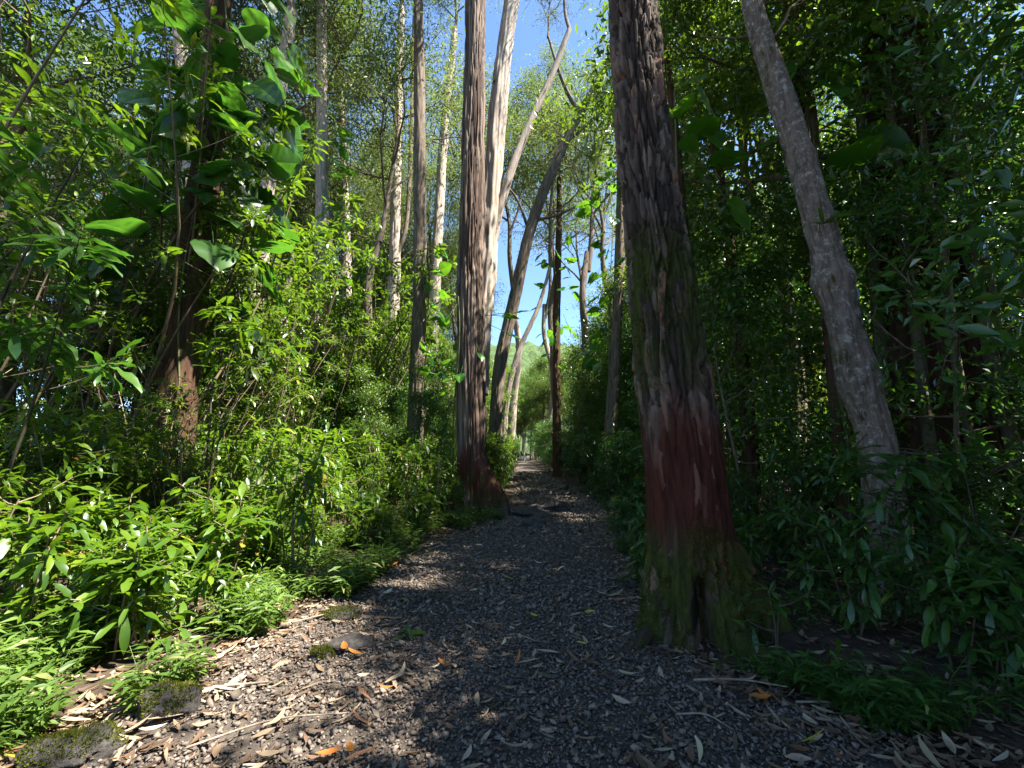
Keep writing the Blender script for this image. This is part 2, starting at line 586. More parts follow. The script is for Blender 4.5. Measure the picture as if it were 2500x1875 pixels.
def terrain(x, y):
    x, y = np.asarray(x, float), np.asarray(y, float)
    off = np.maximum(path_l(y) - x, x - path_r(y))
    o = np.clip(off, 0, None)
    z = 0.009 * np.clip(y - 12, 0, 70)
    z = z + 0.10 * sstep(0.1, 1.6, o) + 0.02 * np.clip(o - 1.5, 0, 20)
    P = np.stack([x * 0.7, y * 0.7, 0 * x], -1)
    z = z + 0.16 * noise(P) * sstep(0, 1.5, o) + 0.02 * noise(P * 3) * sstep(-0.6, 0.2, off)
    z = z + 0.012 * noise(P * 2.1 + 5)
    far = np.hypot(x, y)
    z = z + 3.0 * noise(P * 0.03 + 9) * sstep(70, 200, far)
    return z


def tz(x, y):
    return float(terrain(np.array([x]), np.array([y]))[0])


def sgrid(n, near, far):
    u = np.linspace(-1, 1, n)
    k = math.asinh(far / near)
    return near * np.sinh(u * k)


gx, gy = sgrid(210, 1.6, 420), sgrid(210, 2.2, 420) + 4.0
X, Y = np.meshgrid(gx, gy)
off = np.maximum(path_l(Y) - X, X - path_r(Y))
cell = np.clip(np.hypot(X, Y - 4) * 0.004, 0, 0.3)
Z = terrain(X, Y) - (0.04 + cell) * (1 - sstep(-0.12, 0.06, off)) * (Y < 82)
n_ = len(gx)
ii = (np.arange(len(gy) - 1)[:, None] * n_ + np.arange(n_ - 1)[None, :]).reshape(-1)
F = np.stack([ii, ii + 1, ii + 1 + n_, ii + n_], -1)
floor = add('forest_floor', mesh_from('forest_floor', np.stack([X, Y, Z], -1).reshape(-1, 3), F, M['soil']), kind='structure',
            label='brown leaf-littered forest floor under the trees')

ys = np.concatenate([np.linspace(-14, 1.5, 30), np.linspace(1.6, 16, 240), np.linspace(16.3, 80, 110)])
us = np.linspace(0, 1, 80)
Yp, Up = np.meshgrid(ys, us, indexing='ij')
wob = 0.10 * noise(np.stack([ys * 1.3, 0 * ys, 0 * ys], -1))[:, None]
wob2 = 0.10 * noise(np.stack([ys * 1.3, 0 * ys + 7, 0 * ys], -1))[:, None]
Xp = (path_l(ys)[:, None] + wob - 0.05) * (1 - Up) + (path_r(ys)[:, None] + wob2 + 0.05) * Up
Zp = terrain(Xp, Yp) + 0.004 + 0.012 * noise(np.stack([Xp * 6, Yp * 6, 0 * Xp], -1))
Zp -= 0.05 * (1 - sstep(0, 0.04, np.minimum(Up, 1 - Up)))
n_ = 80
ii = (np.arange(len(ys) - 1)[:, None] * n_ + np.arange(n_ - 1)[None, :]).reshape(-1)
F = np.stack([ii, ii + 1, ii + 1 + n_, ii + n_], -1)
path = add('gravel_path', mesh_from('gravel_path', np.stack([Xp, Yp, Zp], -1).reshape(-1, 3), F, M['pathbase']), kind='structure',
           label='dark crushed-stone footpath running into the forest')

# loose gravel, real stones
def gravel(zones):
    g = Geo()
    rg = np.random.default_rng(21)
    tpls = []
    for _ in range(24):
        bm = bmesh.new()
        for q in rg.normal(size=(9, 3)):
            bm.verts.new(q / np.linalg.norm(q) * rg.uniform(0.8, 1.1))
        bmesh.ops.convex_hull(bm, input=bm.verts)
        bmesh.ops.triangulate(bm, faces=bm.faces)
        loose = [v for v in bm.verts if not v.link_faces]
        bmesh.ops.delete(bm, geom=loose, context='VERTS')
        bm.verts.index_update()
        tpls.append((np.array([v.co[:] for v in bm.verts]), np.array([[v.index for v in f.verts] for f in bm.faces])))
        bm.free()
    for (y0, y1, sp) in zones:
        gy_ = np.arange(y0, y1, sp)
        gx_ = np.arange(-3.0, 3.4, sp)
        X_, Y_ = np.meshgrid(gx_, gy_)
        X_ = (X_ + rg.uniform(-.6, .6, X_.shape) * sp).ravel()
        Y_ = (Y_ + rg.uniform(-.6, .6, Y_.shape) * sp).ravel()
        o = np.maximum(path_l(Y_) - X_, X_ - path_r(Y_))
        edge = o + 0.25 * noise(np.stack([X_ * 2, Y_ * 2, 0 * X_], -1))
        keep = (edge < rg.uniform(-0.5, 0.1, len(X_))) & (np.abs(X_) < np.maximum(Y_ * 1.35 + 0.4, 2.6))
        bare = noise(np.stack([X_ * 1.7, Y_ * 1.7, 0 * X_ + 3], -1))
        keep &= (bare < rg.uniform(0.2, 1.0, len(X_)))
        X_, Y_ = X_[keep], Y_[keep]
        n = len(X_)
        s = sp * 0.58 * np.exp(rg.normal(0, 0.38, n))
        z = terrain(X_, Y_) + 0.008 + s * rg.uniform(0.05, 0.5, n)
        pos = np.stack([X_, Y_, z], -1)
        a = rg.uniform(0, 2 * np.pi, n)
        tilt = rg.normal(0, 0.35, n)
        ca, sa, ct, st = np.cos(a), np.sin(a), np.cos(tilt), np.sin(tilt)
        zz = np.zeros(n)
        Rz = np.stack([np.stack([ca, -sa, zz], -1), np.stack([sa, ca, zz], -1), np.stack([zz, zz, zz + 1], -1)], 1)
        Rx = np.stack([np.stack([zz + 1, zz, zz], -1), np.stack([zz, ct, -st], -1), np.stack([zz, st, ct], -1)], 1)
        Sd = np.zeros((n, 3, 3))
        Sd[:, 0, 0] = rg.uniform(0.85, 1.35, n)
        Sd[:, 1, 1] = rg.uniform(0.6, 1.0, n)
        Sd[:, 2, 2] = rg.uniform(0.4, 0.7, n)
        R = Rz @ Rx @ Sd
        idx = rg.integers(0, len(tpls), n)
        for k in range(len(tpls)):
            q = idx == k
            if q.any():
                V, Fq = scatter(tpls[k][0], tpls[k][1], pos[q], R[q], s[q])
                g.put(V, Fq)
    return g


g = gravel([(0.2, 1.75, 0.036), (1.75, 4.4, 0.0225), (4.4, 8.5, 0.032), (8.5, 16, 0.056), (16, 34, 0.13)])
add('loose_gravel', g.mesh('loose_gravel', M['stone'], smooth=False), kind='stuff', label='loose dark angular gravel covering the footpath', category='gravel')

# ------------------------------------------------------------------ trees
def hero_r_tree():
    """big leaning trunk with plated bark and a hollow mossy foot."""
    base = np.array([1.60, 4.02, 0.0])
    pts = [(1.64, 4.02, -0.35), (1.62, 4.02, 0.0), (1.60, 4.02, 0.45), (1.58, 4.02, 1.4), (1.50, 4.02, 2.75), (1.41, 4.02, 4.2), (1.36, 4.02, 5.4), (1.33, 4.02, 6.6), (1.2, 4.1, 11), (1.0, 4.3, 20)]
    hi = 480
    Pz = catmull(pts, 1200)
    zs = np.concatenate([np.linspace(-0.35, 7.2, hi), np.linspace(7.3, 19.9, 70)])
    P = np.stack([np.interp(zs, Pz[:, 2], Pz[:, k]) for k in range(3)], -1)
    R = np.interp(zs, [-0.35, 0.0, 0.3, 0.7, 1.2, 2.75, 3.55, 3.7, 4.2, 5.4, 6.6, 20], [0.50, 0.455, 0.41, 0.375, 0.35, 0.325, 0.30, 0.283, 0.275, 0.262, 0.25, 0.16])
    seg = 224
    T, U, W = frames(P)
    th = np.linspace(0, 2 * np.pi, seg, endpoint=False)
    d = (np.cos(th)[None, :, None] * U[:, None, :] + np.sin(th)[None, :, None] * W[:, None, :])
    ang = np.arctan2(d[..., 1], d[..., 0])
    zz = zs[:, None] + 0 * ang

    def lobe(a0, wdt):
        q = np.angle(np.exp(1j * (ang - a0)))
        return np.exp(-(q / wdt) ** 2)
    fl = np.clip(1 - zz / 0.95, 0, 1.4) ** 1.9
    disp = fl * (0.14 * lobe(math.radians(195), 0.40) + 0.34 * lobe(math.radians(-22), 0.38) + 0.13 * lobe(math.radians(-70), 0.30)
                 + 0.10 * lobe(math.radians(-125), 0.30) + 0.12 * lobe(math.radians(60), 0.4) + 0.1 * lobe(math.radians(125), 0.4))
    # hollow between two root lobes, facing the path
    q = np.angle(np.exp(1j * (ang - math.radians(-103))))
    wid = 0.19 * (1 - 0.45 * sstep(0.25, 0.62, zz)) * (1 + 0.25 * noise(np.stack([zz * 6, 0 * zz, 0 * zz], -1)))
    hol = (1 - sstep(0.55, 1.15, np.abs(q + 0.05 * np.sin(zz * 7)) / wid)) * (1 - sstep(0.36, 0.60, zz))
    disp = disp - 0.26 * hol
    # bark
    C = np.stack([d[..., 0], d[..., 1], zz], -1).reshape(-1, 3)
    wv = np.stack([noise(C * (2, 2, 1.2)), noise(C * (2, 2, 1.2) + 31), 0 * C[:, 0]], -1)
    f1, f2, cid = worley(C * (3.8, 3.8, 1.5) + wv * (0.25, 0.25, 0.3))
    e = (f2 - f1).reshape(ang.shape)
    cid = cid.reshape(ang.shape)
    g1, g2, cid2 = worley(C * (6.8, 6.8, 4.0) + wv * (0.5, 0.5, 0.6) + 40)
    e2 = (g2 - g1).reshape(ang.shape)
    smooth_low = 1 - 0.72 * (sstep(0.1, 0.9, zz) * (1 - sstep(1.6, 2.3, zz)))
    fine = fbm(C * (14, 14, 4), 5).reshape(ang.shape)
    rough = fbm(C * (9, 9, 7) + 3, 4).reshape(ang.shape)
    bark = -0.058 * (1 - sstep(0.0, 0.17, e)) + 0.030 * (cid - 0.5) * sstep(0.05, 0.14, e) - 0.024 * (1 - sstep(0.0, 0.11, e2)) + 0.020 * (cid2.reshape(ang.shape) - 0.5) * sstep(0.02, 0.12, e2) + 0.007 * fine
    mossy = (1 - sstep(0.55, 0.95, zz))
    disp = disp + bark * smooth_low + 0.034 * rough * mossy + 0.03 * mossy * noise(C * (4.5, 4.5, 0.9) + 12).reshape(ang.shape) + 0.02 * noise(C * (1.6, 1.6, 0.8) + 8).reshape(ang.shape)
    disp -= 0.02 * np.exp(-((zz - 3.62 - 0.05 * np.sin(ang * 2)) / 0.025) ** 2)
    V, F = tube(P, R, seg, disp)
    plate = (0.45 * cid + 0.55 * cid2.reshape(ang.shape)).ravel()
    t = thing('plated_bark_tree', 'huge leaning trunk with plated bark, red lower bark and hollow mossy foot beside the path', 'tree', tuple(base))
    me = mesh_from('trunk', V - base, F, M['bark_hero'], attrs={'plate': plate})
    add('trunk', me, t, label='plated grey-brown bark, peeled dark red low down, mossy at the foot')
    # moss tufts on the foot and on the damp side higher up
    rg = np.random.default_rng(8)
    Nn = 9000
    zr = V[:, 2]
    mk_ = noise(V * (3.2, 3.2, 1.8) + 2)
    side = (V[:, 0] - np.interp(zr, P[:, 2], P[:, 0]))
    ok = ((zr > 0.0) & (zr < 0.95) & (mk_ > -0.25 + 0.7 * np.clip(zr - 0.45, 0, 1))) | ((zr > 2.1) & (zr < 3.65) & (mk_ > 0.15) & (side < 0.05))
    ok &= (V[:, 1] < 4.25) & (hol.ravel() < 0.3)
    idx = rg.choice(np.where(ok)[0], Nn)
    dd = np.stack([side[idx], V[idx, 1] - 4.02, 0 * side[idx]], -1)
    dd = dd / (np.linalg.norm(dd, axis=1)[:, None] + 1e-6) + rg.normal(0, 0.5, (Nn, 3)) - (0, 0, 0.15)
    Vm, Fm = scatter(*mini_leaf(0.018, 0.007), V[idx] - base + rg.normal(0, 0.006, (Nn, 3)), orient(dd, rg.uniform(0, 6, Nn)), rg.uniform(0.5, 1.5, Nn))
    add('moss', mesh_from('moss', Vm, Fm, M['moss'], smooth=False), t, kind='stuff')
    for k_, (pts_, r_) in enumerate(((((0.38, -0.12, 0.16), (0.75, -0.28, 0.02), (1.15, -0.30, -0.03)), 0.11), (((0.15, -0.42, 0.10), (0.32, -0.68, 0.0), (0.62, -0.92, -0.06)), 0.085),
                                     (((-0.40, -0.10, 0.08), (-0.56, -0.28, 0.0), (-0.66, -0.5, -0.07)), 0.08), (((0.36, 0.1, 0.2), (0.7, 0.2, 0.05), (1.1, 0.25, -0.05)), 0.1))):
        add('root', limb_mesh(pts_, [r_, r_ * 0.75, r_ * 0.35], M['bark_hero'], seg=20, step=0.05, ridge=0.03), t)
    return t, P[-1] - base


def wood_tree(name, label, base, pts, radii, mat, group=None, seg=72, ridge=0.03, freq=9.0, stretch=0.5, flare=0.6, flares=(), step=0.05, fpow=2.0, extra=None, plates=False, category='tree'):
    """a trunk through pts (absolute); returns thing, top (relative)."""
    base = np.array(base, float)
    pts = np.asarray(pts, float)
    Lp = np.linalg.norm(np.diff(pts, axis=0), axis=1).sum()
    n = int(np.clip(Lp / step, 20, 420))
    P = catmull(pts, n)
    R = np.interp(np.linspace(0, 1, n), np.linspace(0, 1, len(radii)), radii)
    T, U, W = frames(P)
    th = np.linspace(0, 2 * np.pi, seg, endpoint=False)
    d = (np.cos(th)[None, :, None] * U[:, None, :] + np.sin(th)[None, :, None] * W[:, None, :])
    zz = (P[:, 2] - base[2])[:, None] + 0 * d[..., 0]
    ang = np.arctan2(d[..., 1], d[..., 0])
    C = np.stack([d[..., 0], d[..., 1], zz * stretch], -1).reshape(-1, 3) + base.sum() * 1.7
    wv = noise(C * (1.5, 1.5, 2.0))[:, None] * 0.5
    Cw = C * (freq / 2, freq / 2, 1.6) + wv
    f1, f2, cid = worley(Cw)
    fine = fbm(C * (freq, freq, 2.4), 3)
    disp = (-ridge * (1 - sstep(0, 0.3, f2 - f1)) + ridge * 0.55 * fine + ridge * 0.5 * (cid - 0.5)).reshape(ang.shape)
    disp = disp * (0.3 + 0.7 * R[:, None] / R.max())
    disp += 0.10 * R[:, None] * noise(C * (1.2, 1.2, 1.0) + 5).reshape(ang.shape)
    fl = np.clip(1 - zz / (flare * 1.8), 0, 1.4) ** fpow
    if fpow < 2:
        fl = np.minimum(fl, 0.72)
    for a0, amp, w in flares:
        q = np.angle(np.exp(1j * (ang - math.radians(a0))))
        disp += fl * amp * np.exp(-(q / w) ** 2)
    if extra is not None:
        disp += extra(ang, zz, C)
    V, F = tube(P, R, seg, disp)
    t = thing(name, label, category, tuple(base), group)
    add('trunk', mesh_from('trunk', V - base, F, mat, attrs={'plate': cid} if plates else None), t)
    return t, P[-1] - base


def limb_mesh(pts, radii, mat, seg=24, step=0.12, ridge=0.02):
    pts = np.asarray(pts, float)
    Lp = np.linalg.norm(np.diff(pts, axis=0), axis=1).sum()
    n = int(np.clip(Lp / step, 12, 160))
    P = catmull(pts, n)
    R = np.interp(np.linspace(0, 1, n), np.linspace(0, 1, len(radii)), radii)
    th = np.linspace(0, 2 * np.pi, seg, endpoint=False)
    C = np.stack([np.cos(th)[None, :] + 0 * R[:, None], np.sin(th)[None, :] + 0 * R[:, None], np.linspace(0, Lp, n)[:, None] * 0.8 + 0 * th[None, :]], -1)
    disp = ridge * fbm(C * (3, 3, 1.0) + pts[0].sum(), 3) * (R / R.max())[:, None]
    V, F = tube(P, R, seg, disp)
    return mesh_from('limb', V, F, mat)


def grow(rg, start, direc, length, rad, level, g, tips, spec):
    """one branch with children; collects twig tips."""
    n = 5 if level < 2 else 3
    d = np.array(direc, float)
    d /= np.linalg.norm(d)
    P = [np.array(start, float)]
    for k in range(n):
        d = d + rg.normal(0, spec['wig'], 3) + np.array([0, 0, spec['up'][level]])
        d /= np.linalg.norm(d)
        P.append(P[-1] + d * length / n)
    P = np.array(P)
    R = np.linspace(rad, rad * 0.45, n + 1)
    V, F = tube(P, R, (7, 5, 4, 3)[level])
    g.put(V, F)
    if level == spec['levels']:
        tips.append((P[-1], d))
        tips.append((P[-2], d))
        return
    m = spec['kids'][level]
    for k in range(m):
        s = rg.uniform(spec['from'][level], 1.0) if k else 1.0
        i = min(int(s * n), n - 1)
        p = P[i] * (1 - (s * n - i)) + P[i + 1] * (s * n - i)
        a = rg.normal(0, 1, 3)
        a -= a.dot(d) * d
        a /= np.linalg.norm(a)
        nd = d * rg.uniform(0.35, 0.9) + a * rg.uniform(0.6, 1.1)
        grow(rg, p, nd, length * rg.uniform(0.42, 0.68), rad * 0.5, level + 1, g, tips, spec)


def crown_proto(seed, H, spread, nl, spec, leaf, per_tip, blob, mat_leaf, mat_wood, low=0.0, leaf_down=0.2):
    rg = np.random.default_rng(seed)
    g, tips = Geo(), []
    wig = np.cumsum(rg.normal(0, 0.25, (6, 3)) * (1, 1, 0), 0) * 0.5
    wig[0] = 0
    lead = np.stack([wig[:, 0], wig[:, 1], np.linspace(0, H * 0.85, 6)], -1)
    V, F = tube(catmull(lead, 14), np.linspace(spec['r'], spec['r'] * 0.25, 14), 8)
    g.put(V, F)
    for k in range(nl):
        s = low + (1 - low) * (k + 0.5) / nl
        i = min(int(s * 5), 4)
        p = lead[i] * (1 - (s * 5 - i)) + lead[i + 1] * (s * 5 - i)
        a = k * 2.399 + rg.normal(0, 0.3)
        e = math.radians(rg.uniform(*spec['elev']))
        ln = spread * (1.0 - 0.45 * s) * rg.uniform(0.7, 1.15)
        grow(rg, p, (math.cos(a) * math.cos(e), math.sin(a) * math.cos(e), math.sin(e)), ln, spec['r'] * 0.55 * (1 - 0.5 * s), 0, g, tips, spec)
    tp = np.array([t[0] for t in tips])
    td = np.array([t[1] for t in tips])
    n = len(tp) * per_tip
    pos = np.repeat(tp, per_tip, 0) + rg.normal(0, 1, (n, 3)) * blob
    d = np.repeat(td, per_tip, 0) * 0.5 + rg.normal(0, 0.8, (n, 3)) - (0, 0, leaf_down)
    R = orient(d, rg.normal(0, 0.8, n))
    gl = Geo()
    V, F = scatter(*leaf, pos, R, rg.uniform(0.65, 1.25, n))
    gl.put(V, F)
    return g.mesh('branch', mat_wood), gl.mesh('crown', mat_leaf, smooth=False)


EUC = dict(levels=2, kids=(5, 4, 0), up=(0.10, 0.05, 0.0), wig=0.16, r=0.13, elev=(20, 60))
EUC['from'] = (0.35, 0.3, 0)
crowns = []
for k in range(4):
    crowns.append(crown_proto(100 + k, 8.5 + k * 0.8, 4.6, 10, EUC, mini_leaf(0.18, 0.05), 38, (0.36, 0.36, 0.24), M['euc'], M['bark_grey'], low=0.15, leaf_down=0.5))
DEN = dict(levels=2, kids=(5, 4, 0), up=(0.04, 0.02, 0.0), wig=0.2, r=0.10, elev=(0, 45))
DEN['from'] = (0.3, 0.25, 0)
dense = []
for k in range(4):
    dense.append(crown_proto(200 + k, 5.5 + k * 0.5, 3.0, 11, DEN, mini_leaf(0.15, 0.062), 34, (0.30, 0.30, 0.20), M['small'], M['bark_thin'], low=0.05, leaf_down=0.3))
airy = [crown_proto(150 + k, 9.0, 4.2, 8, EUC, mini_leaf(0.18, 0.05), 13, (0.3, 0.3, 0.2), M['euc'], M['bark_grey'], low=0.3, leaf_down=0.5) for k in range(2)]
# bushy small-leaved saplings, foliage almost from the ground
BUS = dict(levels=1, kids=(5, 0), up=(0.05, 0.0), wig=0.2, r=0.035, elev=(-5, 45))
BUS['from'] = (0.25, 0)
saplings = []
for k in range(5):
    saplings.append(crown_proto(300 + k, 8.0, 1.7, 26, BUS, mini_leaf(0.14, 0.055), 30, (0.22, 0.22, 0.16), M['small'] if k % 2 else M['shade'], M['bark_thin'], low=0.10 + 0.04 * k, leaf_down=0.3))


def put_crown(t, proto, top, scale=1.0, rot=0.0, dirv=None):
    tilt = Vector((0, 0, 1)).rotation_difference(Vector(dirv)).to_matrix().to_4x4() if dirv else Matrix.Identity(4)
    m4 = Matrix.Translation(Vector(top)) @ tilt @ Matrix.Rotation(rot, 4, 'Z') @ Matrix.Scale(scale, 4)
    add('branch', proto[0], t, mat4=m4)
    add('crown', proto[1], t, mat4=m4)


treeR, topR = hero_r_tree()
put_crown(treeR, airy[0], topR, 1.1, 0.5)
# unseen boughs added above the view so their shade dapples the left bank
for zq, sq, rq, dv, pr in ((8.6, 0.36, 0.0, (-1.0, 0.25, 0.55), airy[1]), (9.6, 0.42, 1.0, (-0.8, -0.5, 0.6), airy[0]), (11.0, 0.5, 2.0, (-0.4, -1.0, 0.7), airy[1]),
                           (12.5, 0.5, 3.0, (-0.9, 0.9, 0.8), airy[0]), (13.5, 0.36, 4.0, (0.3, -1.0, 0.5), dense[1])):
    put_crown(treeR, pr, np.array((-0.30 - 0.022 * zq, 0.02 * zq - 0.1, zq)), sq, rq, dv)


# centre tree: main trunk, two more stems, root mound
cb = (-1.10, 11.6, tz(-1.1, 11.6))
treeC, topC = wood_tree('twin_stem_tree', 'massive red-brown fibrous trunk with mossy root mound at the path edge and bright forked stems', cb,
                        [(-1.02, 11.6, -0.3), (-1.03, 11.6, 0.4), (-1.08, 11.6, 1.9), (-1.17, 11.6, 5.1), (-1.18, 11.6, 9.4), (-1.17, 11.6, 15.8), (-1.2, 11.6, 20)],
                        [0.46, 0.42, 0.40, 0.375, 0.35, 0.32, 0.25], M['bark_centre'], seg=150, ridge=0.055, freq=13, stretch=0.35, flare=0.82, step=0.05, plates=True, fpow=1.15,
                        flares=((-34, 0.95, 0.50), (-100, 0.10, 0.4), (190, 0.14, 0.35), (60, 0.2, 0.5)))
put_crown(treeC, airy[1], topC, 1.0, 0.2)
cbv = np.array(cb)
stem2 = [(-0.98, 12.0, 3.2), (-0.90, 12.15, 5.3), (-0.66, 12.25, 9.0), (-0.42, 12.3, 13.1), (-0.02, 12.3, 16.7), (0.3, 12.3, 20)]
add('limb', limb_mesh(np.array(stem2) - cbv, [0.30, 0.30, 0.29, 0.27, 0.24, 0.2], M['bark_pale'], seg=64, ridge=0.06), treeC, label='bright pale second stem leaning right')
stem3 = [(-0.85, 12.15, 6.2), (-0.62, 12.2, 7.6), (-0.40, 12.2, 8.9), (0.07, 12.2, 10.6), (0.62, 12.2, 12.1), (1.25, 12.2, 13.6), (1.9, 12.1, 15.4)]
add('limb', limb_mesh(np.array(stem3) - cbv, [0.15, 0.14, 0.13, 0.12, 0.11, 0.10, 0.08], M['bark_pale'], seg=28), treeC)
put_crown(treeC, airy[0], np.array(stem2[-1]) - cbv, 1.0, 2.0)
put_crown(treeC, airy[1], np.array(stem3[-1]) - cbv, 0.5, 4.0)

ZL = tz(-0.75, 17)
treeL, topL = wood_tree('leaning_tree', 'slim grey trunk leaning far over the path behind the twin-stem tree', (-0.75, 17, ZL),
                        [(-0.80, 17, -0.2), (-0.72, 17, 1.2), (-0.49, 17, 4.9), (0.08, 17, 7.8), (0.87, 17, 11.3), (2.23, 17, 14.9), (4.09, 17, 18.6), (5.0, 17, 20.4)],
                        [0.34, 0.28, 0.26, 0.25, 0.23, 0.20, 0.15, 0.12], M['bark_grey'], seg=60, ridge=0.03, flares=((-90, 0.15, 0.6), (0, .1, .6)))
LB = np.array((-0.75, 17, ZL))
for pts, rad in (([(2.4, 17, 15.3), (3.4, 16.8, 15.9), (4.6, 16.5, 17.0), (5.4, 16.4, 17.6)], [0.12, 0.10, 0.08, 0.05]),
                 ([(0.75, 17, 10.8), (0.2, 16.8, 12.3), (-0.6, 16.6, 13.2)], [0.07, 0.05, 0.03]),
                 ([(0.9, 17, 11.4), (2.0, 17.2, 11.8), (3.4, 17.5, 12.7)], [0.08, 0.06, 0.03]),
                 ([(3.0, 17, 16.5), (2.2, 16.6, 18.0), (1.6, 16.4, 20.0)], [0.10, 0.08, 0.05])):
    add('limb', limb_mesh(np.array(pts) - LB, rad, M['bark_grey'], seg=10, step=0.25), treeL)
put_crown(treeL, airy[0], topL, 0.7, 1.0)
put_crown(treeL, airy[1], np.array((5.4, 16.4, 17.6)) - LB, 0.4, 1.0)
put_crown(treeL, airy[1], np.array((1.6, 16.4, 19.9)) - LB, 0.4, 3.0)
put_crown(treeL, airy[0], np.array((-0.6, 16.6, 13.1)) - LB, 0.25, 3.0)
put_crown(treeL, crowns[1], np.array((3.4, 17.5, 12.7)) - LB, 0.25, 2.0)

# lichen tree leaning in from the right
def bulge(ang, zz, C):
    return 0.05 * np.exp(-((zz - 3.35) / 0.16) ** 2) + 0.02 * np.exp(-((zz - 4.95) / 0.08) ** 2) + 0.025 * np.exp(-((zz - 2.2) / 0.2) ** 2)


treeK, topK = wood_tree('lichen_tree', 'curved pale trunk with lichen blotches and a mossy burr, among glossy shrubs', (4.0, 4.75, tz(4, 4.75)),
                        [(4.05, 4.75, -0.3), (4.02, 4.75, 0.5), (4.0, 4.75, 1.6), (3.90, 4.75, 2.2), (3.82, 4.75, 2.95), (3.72, 4.75, 3.8), (3.56, 4.75, 5.0), (3.40, 4.75, 5.9), (3.24, 4.75, 6.8), (3.16, 4.75, 7.3), (3.2, 4.8, 8.6), (3.4, 5, 9.8)],
                        [0.20, 0.19, 0.18, 0.18, 0.175, 0.165, 0.155, 0.14, 0.13, 0.125, 0.11, 0.08], M['bark_lichen'], seg=96, ridge=0.020, freq=10, stretch=1.3, step=0.03, extra=bulge,
                        flares=((-90, .08, .4), (180, .1, .4), (20, .1, .4)))
put_crown(treeK, dense[0], topK - np.array((0, 0, 3.0)), 0.5, 0.0)

# far right ribbed giant
def ribs(ang, zz, C):
    return 0.20 * (1 - np.abs(noise(np.stack([np.cos(ang) * 2.6, np.sin(ang) * 2.6, zz * 0.12], -1)) * 2)) - 0.1


treeG, topG = wood_tree('ribbed_giant_tree', 'very thick dark trunk with deep vertical ribs and mossy strangling roots in the shade', (6.85, 6.9, tz(6.85, 6.9)),
                        [(6.8, 6.9, -0.3), (6.8, 6.9, 0.5), (6.85, 6.9, 2.0), (6.95, 6.9, 5), (7.2, 6.9, 8), (7.4, 7, 10.5)], [0.85, 0.78, 0.68, 0.60, 0.55, 0.35], M['bark_dark'],
                        seg=140, ridge=0.03, freq=8, step=0.05, extra=ribs, flares=((-90, .2, .3), (-150, .25, .3), (180, .25, .3), (-30, .2, .3)))
put_crown(treeG, dense[1], topG, 0.75, 0.3)
GB = np.array((6.85, 6.9, tz(6.85, 6.9)))
for k, (dx, dy, r) in enumerate(((-0.62, -0.45, 0.075), (-0.35, -0.72, 0.06), (0.15, -0.75, 0.08), (-0.8, 0.0, 0.09), (0.5, -0.6, 0.06))):
    pp = [(dx * 1.5, dy * 1.5, -0.1), (dx * 1.2, dy * 1.2, 0.8), (dx * 1.02, dy * 1.05, 2.2), (dx * 0.95 + 0.08, dy * 0.95, 4.5), (dx * 0.85 + 0.2, dy * 0.9, 8)]
    add('root', limb_mesh(pp, [r * 1.4, r * 1.1, r, r * 0.9, r * 0.8], M['bark_thin'], seg=14, step=0.08), treeG, label='mossy root climbing the trunk')

